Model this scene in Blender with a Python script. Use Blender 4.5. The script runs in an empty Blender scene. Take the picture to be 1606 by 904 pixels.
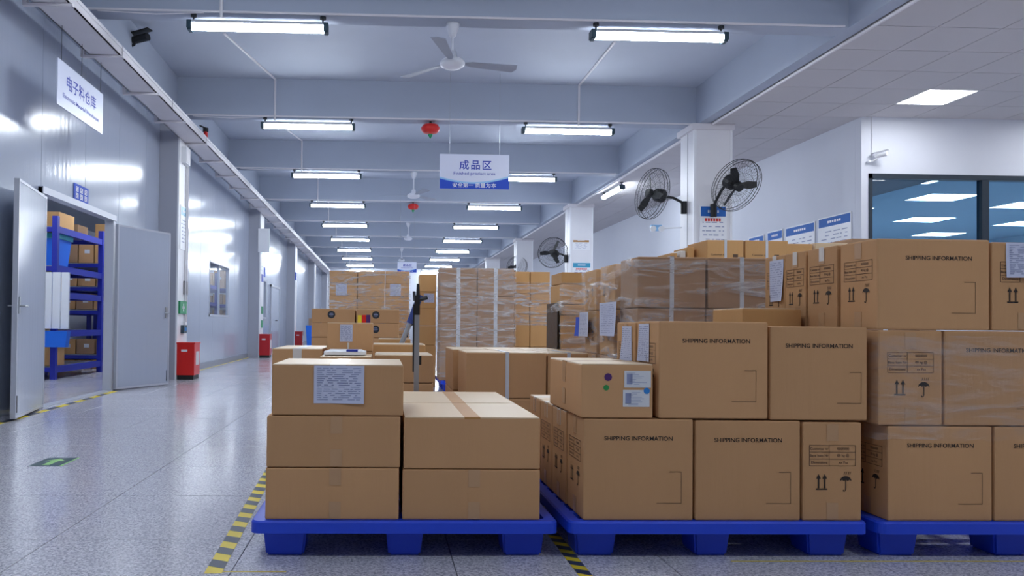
import bpy, bmesh, math, random
from mathutils import Vector, Matrix
random.seed(7)
sc = bpy.context.scene
COL = sc.collection
# ------------------------------------------------------------------ camera, world, exposure
def make_camera():
    yaw, pitch, roll = math.radians(1.85), math.radians(0.9), math.radians(0.59)
    f_px, ppx, ppy, W, H = 1200.0, 638.0, 492.0, 1606.0, 904.0
    fw = Vector((math.sin(yaw) * math.cos(pitch), math.cos(yaw) * math.cos(pitch), math.sin(pitch)))
    r = Vector((math.cos(yaw), -math.sin(yaw), 0)); u = r.cross(fw)
    r2 = math.cos(roll) * r + math.sin(roll) * u
    u2 = -math.sin(roll) * r + math.cos(roll) * u
    cam = bpy.data.cameras.new('camera'); o = bpy.data.objects.new('camera', cam); COL.objects.link(o)
    m = Matrix((r2, u2, -fw)).transposed().to_4x4(); m.translation = Vector((0, 0, 0.88)); o.matrix_world = m
    cam.sensor_fit = 'HORIZONTAL'; cam.sensor_width = 36.0; cam.lens = 36.0 * f_px / W
    cam.shift_x = (W / 2 - ppx) / W; cam.shift_y = -(H / 2 - ppy) / W
    cam.clip_start = 0.05; cam.clip_end = 200
    sc.camera = o
make_camera()
world = bpy.data.worlds.new('world'); sc.world = world; world.use_nodes = True
world.node_tree.nodes['Background'].inputs[0].default_value = (0.55, 0.65, 0.85, 1)
world.node_tree.nodes['Background'].inputs[1].default_value = 0.3
sc.view_settings.view_transform = 'Standard'; sc.view_settings.look = 'None'
sc.view_settings.gamma = 1.0; sc.view_settings.use_curve_mapping = False
sc.view_settings.exposure = 2.1
sc.cycles.use_denoising = True
sc.cycles.max_bounces = 8; sc.cycles.diffuse_bounces = 5; sc.cycles.glossy_bounces = 4
sc.cycles.transparent_max_bounces = 16; sc.cycles.transmission_bounces = 4
sc.cycles.sample_clamp_indirect = 6.0
LAMP = 17.0          # radiance of the tube lights
LAMP_COL = (0.86, 0.93, 1.0)

# ------------------------------------------------------------------ materials
def lin(h):
    h = h.lstrip('#'); c = [int(h[i:i + 2], 16) / 255 for i in (0, 2, 4)]
    return tuple((x / 12.92 if x <= .04045 else ((x + .055) / 1.055) ** 2.4) for x in c) + (1,)
MATS = {}
def mat(name, color='#808080', rough=.5, metal=0., spec=.5, emit=0., emit_col=None, var=0., vscale=8., bump=0., bscale=60., bstretch=(1, 1, 1), coat=0.):
    if name in MATS: return MATS[name]
    m = bpy.data.materials.new(name); m.use_nodes = True; n = m.node_tree; p = n.nodes['Principled BSDF']
    c = lin(color) if isinstance(color, str) else tuple(color) + (1,)
    p.inputs['Base Color'].default_value = c; p.inputs['Roughness'].default_value = rough
    p.inputs['Metallic'].default_value = metal; p.inputs['Specular IOR Level'].default_value = spec
    p.inputs['Coat Weight'].default_value = coat; p.inputs['Coat Roughness'].default_value = .08
    if emit:
        p.inputs['Emission Color'].default_value = tuple(emit_col or c[:3]) + (1,) if len(emit_col or c[:3]) == 3 else c
        p.inputs['Emission Strength'].default_value = emit
    if var or bump:
        tc = n.nodes.new('ShaderNodeTexCoord')
        mp = n.nodes.new('ShaderNodeMapping'); mp.inputs['Scale'].default_value = bstretch
        n.links.new(tc.outputs['Object'], mp.inputs['Vector'])
    if var:
        no = n.nodes.new('ShaderNodeTexNoise'); no.inputs['Scale'].default_value = vscale; no.inputs['Detail'].default_value = 5
        n.links.new(mp.outputs[0], no.inputs['Vector'])
        info = n.nodes.new('ShaderNodeObjectInfo')
        add = n.nodes.new('ShaderNodeMath'); add.operation = 'MULTIPLY_ADD'; add.inputs[1].default_value = .5
        n.links.new(info.outputs['Random'], add.inputs[0]); n.links.new(no.outputs['Fac'], add.inputs[2])
        mr = n.nodes.new('ShaderNodeMapRange'); mr.inputs[1].default_value = .35; mr.inputs[2].default_value = 1.15
        mr.inputs[3].default_value = 1 - var; mr.inputs[4].default_value = 1 + var
        n.links.new(add.outputs[0], mr.inputs[0])
        hs = n.nodes.new('ShaderNodeHueSaturation'); hs.inputs['Color'].default_value = c
        n.links.new(mr.outputs[0], hs.inputs['Value']); n.links.new(hs.outputs[0], p.inputs['Base Color'])
    if bump:
        nb = n.nodes.new('ShaderNodeTexNoise'); nb.inputs['Scale'].default_value = bscale; nb.inputs['Detail'].default_value = 3
        n.links.new(mp.outputs[0], nb.inputs['Vector'])
        b = n.nodes.new('ShaderNodeBump'); b.inputs['Strength'].default_value = bump; b.inputs['Distance'].default_value = .01
        n.links.new(nb.outputs['Fac'], b.inputs['Height']); n.links.new(b.outputs[0], p.inputs['Normal'])
    MATS[name] = m
    return m
def mat_terrazzo(name):
    m = bpy.data.materials.new(name); m.use_nodes = True; n = m.node_tree; p = n.nodes['Principled BSDF']
    tc = n.nodes.new('ShaderNodeNewGeometry')
    vo = n.nodes.new('ShaderNodeTexVoronoi'); vo.inputs['Scale'].default_value = 150
    no = n.nodes.new('ShaderNodeTexNoise'); no.inputs['Scale'].default_value = 85; no.inputs['Detail'].default_value = 6; no.inputs['Roughness'].default_value = .8
    n2 = n.nodes.new('ShaderNodeTexNoise'); n2.inputs['Scale'].default_value = 1.3; n2.inputs['Detail'].default_value = 3
    for t in (vo, no, n2): n.links.new(tc.outputs['Position'], t.inputs['Vector'])
    cr = n.nodes.new('ShaderNodeValToRGB'); e = cr.color_ramp.elements
    e[0].position = .34; e[0].color = lin('#94959f'); e[1].position = .62; e[1].color = lin('#e9e8ee')
    k = e.new(.48); k.color = lin('#c0bfca')
    sep = n.nodes.new('ShaderNodeSeparateColor'); n.links.new(vo.outputs['Color'], sep.inputs[0])
    mx = n.nodes.new('ShaderNodeMath'); mx.operation = 'MULTIPLY_ADD'; mx.inputs[1].default_value = .22
    n.links.new(sep.outputs[0], mx.inputs[0]); n.links.new(no.outputs['Fac'], mx.inputs[2])
    ms = n.nodes.new('ShaderNodeMath'); ms.operation = 'SUBTRACT'; ms.inputs[1].default_value = .10
    n.links.new(mx.outputs[0], ms.inputs[0]); n.links.new(ms.outputs[0], cr.inputs[0])
    n.links.new(cr.outputs[0], p.inputs['Base Color'])
    mr = n.nodes.new('ShaderNodeMapRange'); mr.inputs[3].default_value = .10; mr.inputs[4].default_value = .20
    n.links.new(n2.outputs['Fac'], mr.inputs[0]); n.links.new(mr.outputs[0], p.inputs['Roughness'])
    b = n.nodes.new('ShaderNodeBump'); b.inputs['Strength'].default_value = .04; b.inputs['Distance'].default_value = .004
    n.links.new(n2.outputs['Fac'], b.inputs['Height']); n.links.new(b.outputs[0], p.inputs['Normal'])
    p.inputs['Specular IOR Level'].default_value = .6
    MATS[name] = m
    return m
def mat_panel(name):
    """glossy pre-painted steel sandwich panel with fine vertical ribs"""
    m = bpy.data.materials.new(name); m.use_nodes = True; n = m.node_tree; p = n.nodes['Principled BSDF']
    p.inputs['Base Color'].default_value = lin('#a9b1c2'); p.inputs['Roughness'].default_value = .17; p.inputs['Specular IOR Level'].default_value = .55; p.inputs['Coat Weight'].default_value = .0; p.inputs['Coat Roughness'].default_value = .12
    tc = n.nodes.new('ShaderNodeNewGeometry')
    mp = n.nodes.new('ShaderNodeMapping'); mp.inputs['Scale'].default_value = (1, 1, .02)
    n.links.new(tc.outputs['Position'], mp.inputs['Vector'])
    no = n.nodes.new('ShaderNodeTexNoise'); no.inputs['Scale'].default_value = 14; no.inputs['Detail'].default_value = 4
    n.links.new(mp.outputs[0], no.inputs['Vector'])
    no2 = n.nodes.new('ShaderNodeTexNoise'); no2.inputs['Scale'].default_value = 1.1
    n.links.new(tc.outputs['Position'], no2.inputs['Vector'])
    ad = n.nodes.new('ShaderNodeMath'); ad.operation = 'MULTIPLY_ADD'; ad.inputs[1].default_value = .5
    n.links.new(no2.outputs['Fac'], ad.inputs[0]); n.links.new(no.outputs['Fac'], ad.inputs[2])
    b = n.nodes.new('ShaderNodeBump'); b.inputs['Strength'].default_value = .2; b.inputs['Distance'].default_value = .01
    n.links.new(ad.outputs[0], b.inputs['Height']); n.links.new(b.outputs[0], p.inputs['Normal'])
    MATS[name] = m
    return m
def mat_film(name, amount=.34, white=.36):
    """stretch film: mostly clear, glossy creases in streaks"""
    m = bpy.data.materials.new(name); m.use_nodes = True; n = m.node_tree
    for x in list(n.nodes): n.nodes.remove(x)
    out = n.nodes.new('ShaderNodeOutputMaterial'); tr = n.nodes.new('ShaderNodeBsdfTransparent')
    gl = n.nodes.new('ShaderNodeBsdfPrincipled'); gl.inputs['Base Color'].default_value = (.75, .77, .8, 1); gl.inputs['Roughness'].default_value = .16
    gl.inputs['Specular IOR Level'].default_value = .9
    tc = n.nodes.new('ShaderNodeNewGeometry')
    mp = n.nodes.new('ShaderNodeMapping'); mp.inputs['Scale'].default_value = (1.0, 1.0, 5); mp.inputs['Rotation'].default_value = (.12, .1, 0)
    n.links.new(tc.outputs['Position'], mp.inputs['Vector'])
    no = n.nodes.new('ShaderNodeTexNoise'); no.inputs['Scale'].default_value = 3.2; no.inputs['Detail'].default_value = 6; no.inputs['Roughness'].default_value = .62; no.inputs['Distortion'].default_value = 1.2
    n.links.new(mp.outputs[0], no.inputs['Vector'])
    mr = n.nodes.new('ShaderNodeMapRange'); mr.inputs[1].default_value = .46; mr.inputs[2].default_value = .72; mr.inputs[3].default_value = amount * .22; mr.inputs[4].default_value = min(1, amount + white)
    n.links.new(no.outputs['Fac'], mr.inputs[0])
    b = n.nodes.new('ShaderNodeBump'); b.inputs['Strength'].default_value = .7; b.inputs['Distance'].default_value = .03
    n.links.new(no.outputs['Fac'], b.inputs['Height']); n.links.new(b.outputs[0], gl.inputs['Normal'])
    mix = n.nodes.new('ShaderNodeMixShader'); n.links.new(mr.outputs[0], mix.inputs[0]); n.links.new(tr.outputs[0], mix.inputs[1]); n.links.new(gl.outputs[0], mix.inputs[2])
    n.links.new(mix.outputs[0], out.inputs[0]); MATS[name] = m
    return m
def mat_glass(name, tint, ior=1.5, rough=.02):
    m = bpy.data.materials.new(name); m.use_nodes = True; n = m.node_tree
    for x in list(n.nodes): n.nodes.remove(x)
    out = n.nodes.new('ShaderNodeOutputMaterial'); tr = n.nodes.new('ShaderNodeBsdfTransparent'); tr.inputs[0].default_value = tint
    gl = n.nodes.new('ShaderNodeBsdfGlossy'); gl.inputs['Roughness'].default_value = rough
    fr = n.nodes.new('ShaderNodeFresnel'); fr.inputs[0].default_value = ior
    ge = n.nodes.new('ShaderNodeNewGeometry'); inv = n.nodes.new('ShaderNodeMath'); inv.operation = 'SUBTRACT'; inv.inputs[0].default_value = 1; n.links.new(ge.outputs['Backfacing'], inv.inputs[1])
    mu = n.nodes.new('ShaderNodeMath'); mu.operation = 'MULTIPLY'; n.links.new(fr.outputs[0], mu.inputs[0]); n.links.new(inv.outputs[0], mu.inputs[1])
    mix = n.nodes.new('ShaderNodeMixShader'); n.links.new(mu.outputs[0], mix.inputs[0]); n.links.new(tr.outputs[0], mix.inputs[1]); n.links.new(gl.outputs[0], mix.inputs[2])
    n.links.new(mix.outputs[0], out.inputs[0]); MATS[name] = m
    return m

M_FLOOR = mat_terrazzo('terrazzo'); M_PANEL = mat_panel('steel_panel')
M_GROUT = mat('grout', '#6a6a74', .6)
M_SLAB = mat('ceiling_paint', '#b4bccb', .7, var=.04, vscale=1.5)
M_BEAM = mat('beam_paint', '#a9b2c3', .65, var=.04, vscale=1.2)
M_WALL = mat('wall_paint', '#d6dae4', .6, var=.02, vscale=2)
M_COLUMN = mat('column_white', '#e6e6ea', .4, var=.03, vscale=3)
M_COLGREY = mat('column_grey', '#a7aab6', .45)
M_CTILE = mat('ceiling_tile', '#c6c3c6', .8, bump=.1, bscale=120)
M_TBAR = mat('tile_grid', '#77757b', .6)
M_ALU = mat('aluminium', '#b9bdc8', .35, metal=.15)
M_TRAY = mat('tray_white', '#dcd9de', .4, var=.05, vscale=4)
M_CONDUIT = mat('conduit_white', '#dddbe0', .45)
M_DARK = mat('dark_plastic', '#23272e', .45)
M_TEAL = mat('lamp_cap', '#2e4653', .4)
M_LAMPB = mat('lamp_body', '#c8ccd4', .4)
M_LAMP = mat('lamp_glow', '#ffffff', .4, emit=LAMP, emit_col=LAMP_COL)
M_PANELLAMP = mat('panel_glow', '#ffffff', .4, emit=LAMP * .28, emit_col=(.95, .97, 1.0))
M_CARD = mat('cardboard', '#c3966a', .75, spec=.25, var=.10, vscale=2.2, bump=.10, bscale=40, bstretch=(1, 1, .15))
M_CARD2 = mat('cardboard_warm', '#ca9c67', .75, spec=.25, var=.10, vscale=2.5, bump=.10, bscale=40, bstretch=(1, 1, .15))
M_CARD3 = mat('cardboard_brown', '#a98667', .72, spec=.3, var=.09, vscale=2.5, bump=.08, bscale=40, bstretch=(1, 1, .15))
M_CARDTOP_LIT = mat('cardboard_flap_lit', '#d8bd98', .45, spec=.6, var=.05, vscale=2.5)  # overhead lamp sheen put into a paler colour than the carton sides
M_TAPEB = mat('tape_brown', '#b98547', .5, var=.06)
M_TAPEC = mat('tape_clear', '#bd946b', .38, spec=.6)
M_TAPEP = mat('tape_pale', '#d9d2c9', .3, spec=.6)
M_STRAP = mat('strap_white', '#cfd2d8', .35)
M_INK = mat('ink', '#2b211b', .7)
M_INKL = mat('ink_faint', '#5b4636', .75)
M_PAPER = mat('paper', '#ccd0e4', .7, var=.02, vscale=6)
M_INKP = mat('ink_paper', '#8f97b8', .8)
M_LABELW = mat('label_white', '#d7d9dc', .5)
M_BLUEP = mat('pallet_blue', '#2049d8', .42, spec=.45, var=.05, vscale=3)
M_YEL = mat('tape_yellow', '#e8cf2c', .45, var=.05, vscale=20)
M_BLK = mat('tape_black', '#3b4356', .4)
M_GREEN = mat('sign_green', '#17905a', .45)
M_DGREEN = mat('decal_green', '#1f4a4a', .3)
M_GLOWG = mat('arrow_green', '#9bd67a', .4)
M_WHITE = mat('white_plastic', '#eef0f4', .4)
M_SIGNW = mat('sign_white', '#d9def2', .35)
M_SIGNB = mat('sign_blue', '#1b4bc4', .6)
M_SIGNL = mat('sign_lightblue', '#8fc4ee', .35)
M_SIGNINK = mat('sign_ink', '#2a3fb2', .45)
M_POSTB = mat('poster_blue', '#1f66bb', .6)
M_POSTT = mat('poster_teal', '#3d98bd', .35)
M_RED = mat('red_paint', '#d8241f', .35)
M_RED2 = mat('red_dark', '#b3141f', .35)
M_BLUES = mat('rack_blue', '#1f2ba0', .45)
M_BLUEB = mat('bin_blue', '#1f6fe0', .4)
M_TEALB = mat('bin_teal', '#1f9aa8', .4)
M_BLACK = mat('black', '#121417', .5)
M_SHADEBLK = mat('shade_black', '#15181d', .25, spec=.7, bump=.4, bscale=12)  # near-black for the panel that stands in for shade
M_STEEL = mat('steel', '#a9adb2', .35, metal=.6)
M_WOOD = mat('brown_plate', '#a97c45', .6)
M_PURPLE = mat('dot_purple', '#4d2166', .5)
M_DOTG = mat('dot_green', '#2f8f4a', .5)
M_DOTB = mat('dot_blue', '#2a7fc6', .5)
M_FANW = mat('fan_white', '#dcdfe8', .35)
M_FANB = mat('fan_blade', '#9aa1b0', .45)
M_FILM = mat_film('stretch_film'); M_FILMW = mat_film('stretch_film_white', .45, .5); M_FILML = mat_film('stretch_film_light', .16, .14)
M_GLASS = mat_glass('clear_glass', (.86, .91, .97, 1), 1.25); M_GLASSB = mat_glass('blue_glass', (.62, .8, .92, 1))
M_ROOM = mat('back_room_wall', '#a5bccb', .8)
M_FRAME = mat('window_frame_dark', '#23303c', .35)
M_BASE = mat('baseboard_grey', '#8a8f9e', .4)

# ------------------------------------------------------------------ mesh helpers
class MB:
    def __init__(s): s.v = []; s.f = []; s.m = []
    def add(s, vs, fs, mi=0):
        k = len(s.v); s.v += [tuple(v) for v in vs]; s.f += [tuple(i + k for i in f) for f in fs]; s.m += [mi] * len(fs); return s
    def box(s, x0, x1, y0, y1, z0, z1, mi=0):
        return s.add([(x0, y0, z0), (x1, y0, z0), (x1, y1, z0), (x0, y1, z0), (x0, y0, z1), (x1, y0, z1), (x1, y1, z1), (x0, y1, z1)],
                     [(0, 3, 2, 1), (4, 5, 6, 7), (0, 1, 5, 4), (1, 2, 6, 5), (2, 3, 7, 6), (3, 0, 4, 7)], mi)
    def frustum(s, cx, cy, w0, d0, z0, w1, d1, z1, mi=0):
        v = [(cx + a * w / 2, cy + b * d / 2, z) for (w, d, z) in ((w0, d0, z0), (w1, d1, z1)) for a, b in ((-1, -1), (1, -1), (1, 1), (-1, 1))]
        return s.add(v, [(0, 3, 2, 1), (4, 5, 6, 7), (0, 1, 5, 4), (1, 2, 6, 5), (2, 3, 7, 6), (3, 0, 4, 7)], mi)
    def poly(s, pts, t=.0006, mi=0):
        """flat outline in the XY plane given a small thickness"""
        n = len(pts)
        return s.add([(x, y, 0) for x, y in pts] + [(x, y, t) for x, y in pts],
                     [tuple(range(n, 2 * n)), tuple(range(n - 1, -1, -1))] + [(i, (i + 1) % n, n + (i + 1) % n, n + i) for i in range(n)], mi)
    def rect(s, x0, x1, y0, y1, t=.0006, mi=0): return s.poly([(x0, y0), (x1, y0), (x1, y1), (x0, y1)], t, mi)
    def disc(s, cx, cy, r, t=.0006, n=20, mi=0): return s.poly([(cx + r * math.cos(2 * math.pi * i / n), cy + r * math.sin(2 * math.pi * i / n)) for i in range(n)], t, mi)
    def tube(s, pts, r, n=8, closed=False, mi=0, caps=True):
        pts = [Vector(p) for p in pts]; L = len(pts); rs = r if isinstance(r, (list, tuple)) else [r] * L
        k = len(s.v); prev = None
        for i, p in enumerate(pts):
            a = pts[i - 1] if (i or closed) else p; b = pts[(i + 1) % L] if (i < L - 1 or closed) else p
            t = (b - a).normalized()
            ref = prev if prev is not None else (Vector((0, 0, 1)) if abs(t.z) < .9 else Vector((1, 0, 0)))
            u = (ref - t * ref.dot(t)).normalized(); prev = u; w = t.cross(u)
            for j in range(n):
                q = 2 * math.pi * j / n; s.v.append(tuple(p + rs[i] * (math.cos(q) * u + math.sin(q) * w)))
        for i in range(L if closed else L - 1):
            for j in range(n):
                a = k + i * n + j; b = k + i * n + (j + 1) % n; c = k + ((i + 1) % L) * n + (j + 1) % n; d = k + ((i + 1) % L) * n + j
                s.f.append((a, b, c, d)); s.m.append(mi)
        if not closed and caps:
            s.f.append(tuple(k + j for j in range(n - 1, -1, -1))); s.m.append(mi)
            s.f.append(tuple(k + (L - 1) * n + j for j in range(n))); s.m.append(mi)
        return s
    def lathe(s, prof, n=24, c=(0, 0, 0), mi=0):
        k = len(s.v)
        for r, z in prof:
            for j in range(n):
                q = 2 * math.pi * j / n; s.v.append((c[0] + r * math.cos(q), c[1] + r * math.sin(q), c[2] + z))
        for i in range(len(prof) - 1):
            for j in range(n):
                s.f.append((k + i * n + j, k + i * n + (j + 1) % n, k + (i + 1) * n + (j + 1) % n, k + (i + 1) * n + j)); s.m.append(mi)
        s.f.append(tuple(k + j for j in range(n - 1, -1, -1))); s.m.append(mi)
        s.f.append(tuple(k + (len(prof) - 1) * n + j for j in range(n))); s.m.append(mi)
        return s
    def mesh(s, name, mats, smooth=False):
        me = bpy.data.meshes.new(name); me.from_pydata(s.v, [], s.f)
        for m in (mats if isinstance(mats, (list, tuple)) else [mats]): me.materials.append(m)
        for p, i in zip(me.polygons, s.m): p.material_index = i; p.use_smooth = smooth
        me.update(); return me
def link(name, data, parent=None, loc=(0, 0, 0), rot=(0, 0, 0)):
    o = bpy.data.objects.new(name, data); COL.objects.link(o)
    if parent is not None: o.parent = parent
    o.location = loc; o.rotation_euler = rot; return o
def obj(name, mb, mats, parent=None, loc=(0, 0, 0), rot=(0, 0, 0), smooth=False):
    return link(name, mb.mesh(name, mats, smooth), parent, loc, rot)
def tag(o, label, cat, group=None, kind=None):
    o['label'] = label; o['category'] = cat
    if group: o['group'] = group
    if kind: o['kind'] = kind
    return o
def thing(name, label, cat, loc=(0, 0, 0), rot=(0, 0, 0), group=None): return tag(link(name, None, None, loc, rot), label, cat, group)
def struct(o): o['kind'] = 'structure'; return o
def copy_tree(o, parent=None):
    c = o.copy(); COL.objects.link(c); c.parent = parent
    for ch in o.children:
        copy_tree(ch, c)
    return c
FRONT = (math.pi / 2, 0, 0); LEFT = (math.pi / 2, 0, -math.pi / 2); RIGHTF = (math.pi / 2, 0, math.pi / 2)
_T = {}
def text_mesh(s, size, m, bold=0.0, width=None):
    key = (s, size, m.name, bold, width)
    if key in _T: return _T[key]
    cu = bpy.data.curves.new('writing', 'FONT'); cu.body = s; cu.size = size; cu.align_x = 'CENTER'; cu.align_y = 'CENTER'
    cu.offset = bold * size; cu.resolution_u = 3
    o = bpy.data.objects.new('writing', cu); COL.objects.link(o)
    dg = bpy.context.evaluated_depsgraph_get()
    me = bpy.data.meshes.new_from_object(o.evaluated_get(dg)); bpy.data.objects.remove(o)
    xs = [v.co.x for v in me.vertices] or [0, 1]; ys = [v.co.y for v in me.vertices] or [0, 1]
    cx = (min(xs) + max(xs)) / 2; cy = (min(ys) + max(ys)) / 2; k = width / max(1e-6, max(xs) - min(xs)) if width else 1
    for v in me.vertices: v.co.x = (v.co.x - cx) * k; v.co.y -= cy
    me.materials.clear(); me.materials.append(m); _T[key] = me
    return me

# ------------------------------------------------------------------ FLOOR
fl = struct(obj('floor', MB().box(-8.5, 22, -10, 46, -.12, -.004), M_GROUT))
TX0, TY0, TS, J = -1.325 - .8 * 3, 3.155 - .8 * 2, .8, .0022
tile_me = MB().frustum(.4, .4, TS - 2 * J, TS - 2 * J, -.02, TS - 2 * J, TS - 2 * J, -.0006).frustum(.4, .4, TS - 2 * J, TS - 2 * J, -.0006, TS - 2 * J - .001, TS - 2 * J - .001, 0).mesh('floor_tile', M_FLOOR)
built = set()
for i in range(0, 10):
    for j in range(0, 13):
        built.add((i, j)); link('floor_tile', tile_me, fl, (TX0 + i * TS, TY0 + j * TS, 0))
rest = MB()
for i in range(-6, 30):
    for j in range(-14, 53):
        if (i, j) not in built:
            x, y = TX0 + i * TS, TY0 + j * TS
            rest.box(x + J, x + TS - J, y + J, y + TS - J, -.02, 0)
r_ = obj('floor_tile_field', rest, M_FLOOR, fl); r_['kind'] = 'stuff'

# floor tapes with stripes
def striped_tape(x0, y0, x1, y1, w, label, pitch=.16):
    d = Vector((x1 - x0, y1 - y0, 0)); L = d.length; ang = math.atan2(d.y, d.x)
    t = tag(obj('floor_tape', MB().box(0, L, -w / 2, w / 2, .0003, .0011), M_YEL, None, (x0, y0, 0), (0, 0, ang)), label, 'floor tape')
    n = int(L / pitch)
    me = MB().add([(0, -w / 2, .0011), (pitch * .5, -w / 2, .0011), (pitch * .5 + w * .55, w / 2, .0011), (w * .55, w / 2, .0011),
                   (0, -w / 2, .0017), (pitch * .5, -w / 2, .0017), (pitch * .5 + w * .55, w / 2, .0017), (w * .55, w / 2, .0017)],
                  [(4, 5, 6, 7), (0, 1, 5, 4), (1, 2, 6, 5), (2, 3, 7, 6), (3, 0, 4, 7)]).mesh('stripe', M_BLK)
    for k in range(n): link('stripe', me, t, (k * pitch + .05, 0, 0))
striped_tape(-.585, 2.725, -.70, 5.6, .062, 'yellow and black striped tape on floor left of the front blue pallet')
striped_tape(.728, 2.55, .74, 3.6, .05, 'yellow and black striped tape between the two front blue pallets', .10)
striped_tape(-3.27, 6.2, -3.40, 9.9, .075, 'yellow and black striped tape on the storeroom doorway threshold', .5)
tag(obj('floor_line', MB().box(-.02, .02, 0, 12, .0003, .001), M_YEL, None, (-3.36, 10.9, 0), (0, 0, .012)), 'plain yellow line on floor along the left panel wall', 'floor line')
for x0, x1, w in ((-.56, -.33, 'beside the striped tape end'), (1.33, 2.75, 'in front of the right blue pallets')):
    tag(obj('floor_line', MB().box(x0, x1, -.004, .004, .0003, .0009), M_YEL, None, (0, 2.745 if x0 < 0 else 2.868, 0)), 'thin worn yellow line on floor ' + w, 'floor line')
# exit arrow decal
dec = tag(obj('floor_decal', MB().box(-.1, .1, -.15, .15, .0003, .001), M_DGREEN, None, (-2.045, 4.885, 0)), 'dark green rectangular exit arrow sticker on the tiled floor', 'floor decal')
a_ = MB(); a_.poly([(-.03, -.11), (.015, -.11), (.015, .03), (.05, .03), (-.008, .12), (-.065, .03), (-.03, .03)], .0006)
obj('arrow', a_, M_GLOWG, dec, (0, 0, .001))
b_ = MB(); b_.rect(.086, .1, -.15, .15); obj('border_strip', b_, M_GLOWG, dec, (0, 0, .001))

# ------------------------------------------------------------------ CEILING, BEAMS
SL = 4.75; BB = 4.144
struct(obj('ceiling', MB().box(-8.5, 22, -10, 46, SL, SL + .15), M_SLAB))
BY = [8.05 + 4.02 * k for k in range(-4, 10)]
for k, y in enumerate(BY):
    struct(obj('trim_%d' % (k + 1), MB().box(-3.25, 5.0, y, y + .24, BB, SL), M_BEAM))
struct(obj('trim_20', MB().box(-3.62, -3.25, -10, 46, 4.02, SL), M_BEAM))
struct(obj('trim_21', MB().box(5.0, 5.17, -10, 46, BB, SL), M_BEAM))
# dropped tile ceiling on the right
TY, TX = .695, .715
dc = struct(obj('ceiling_dropped', MB().box(5.18, 12, -10, 46, BB + .02, BB + .06), M_TBAR))
ct_me = MB().frustum(TX / 2, TY / 2, TX - .012, TY - .012, -.002, TX - .004, TY - .004, .02).mesh('ceiling_tile', M_CTILE)
restc = MB()
def tile_ok(i, j): return not (i == 3 and j == 3)
for i in range(0, 9):
    for j in range(-26, 54):
        x, y = 5.2 + i * TX, 7.96 + j * TY
        if (i % 4 == 3 and j % 5 == 3): continue
        if y > 11.41 + .7 and i > 2: continue
        if -5 <= j <= 8: link('ceiling_tile', ct_me, dc, (x, y, BB - .004))
        else: restc.frustum(x + TX / 2, y + TY / 2, TX - .012, TY - .012, BB - .006, TX - .004, TY - .004, BB + .016)
q_ = obj('ceiling_tile_field', restc, M_CTILE, dc); q_['kind'] = 'stuff'
def panel_lamp(x, y, label, group=None, z=BB, w=TX, d=TY):
    t = thing('panel_light', label, 'light', (x, y, z), group=group)
    obj('frame', MB().box(-w / 2, w / 2, -d / 2, -d / 2 + .02, -.004, .018).box(-w / 2, w / 2, d / 2 - .02, d / 2, -.004, .018).box(-w / 2, -w / 2 + .02, -d / 2, d / 2, -.004, .018).box(w / 2 - .02, w / 2, -d / 2, d / 2, -.004, .018), M_WHITE, t)
    obj('diffuser', MB().box(-w / 2 + .02, w / 2 - .02, -d / 2 + .02, d / 2 - .02, .0, .012), M_PANELLAMP, t)
for i in (3, 7):
    for j in (-12, -7, -2, 3):
        y = 7.96 + j * TY + TY / 2
        panel_lamp(5.2 + i * TX + TX / 2, y, 'square glowing panel light in the dropped tile ceiling' if (i, j) == (3, 3) else 'square panel light of the dropped ceiling outside the picture', None if (i, j) == (3, 3) else 'panel lights out of view')

# ------------------------------------------------------------------ LEFT WALL of steel panels, doorway, windows
wl = struct(link('wall_left', None, None, (-3.5, 0, 0)))
OPEN = [(7.89, 9.97, 0, 2.22), (15.6, 17.55, 1.02, 2.16), (22.2, 23.2, 1.04, 2.18)]
PW = 1.15
k0 = 7.92 - PW * 15
n_ = 0
while k0 + n_ * PW < 45:
    a, b = k0 + n_ * PW + .003, k0 + (n_ + 1) * PW - .003
    mb = MB()
    ys = sorted({a, b} | {t for o in OPEN for t in o[:2] if a < t < b})
    for p, q in zip(ys, ys[1:]):
        mid = (p + q) / 2; hit = [o for o in OPEN if o[0] < mid < o[1]]
        if not hit: mb.box(-.06, 0, p, q, 0, 4.1)
        else:
            o = hit[0]
            if o[2] > 0: mb.box(-.06, 0, p, q, 0, o[2])
            mb.box(-.06, 0, p, q, o[3], 4.1)
    obj('wall_panel', mb, M_PANEL, wl)
    n_ += 1
struct(obj('baseboard_left', MB().box(-3.5, -3.485, 10.02, 44, 0, .11), M_BASE))
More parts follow.
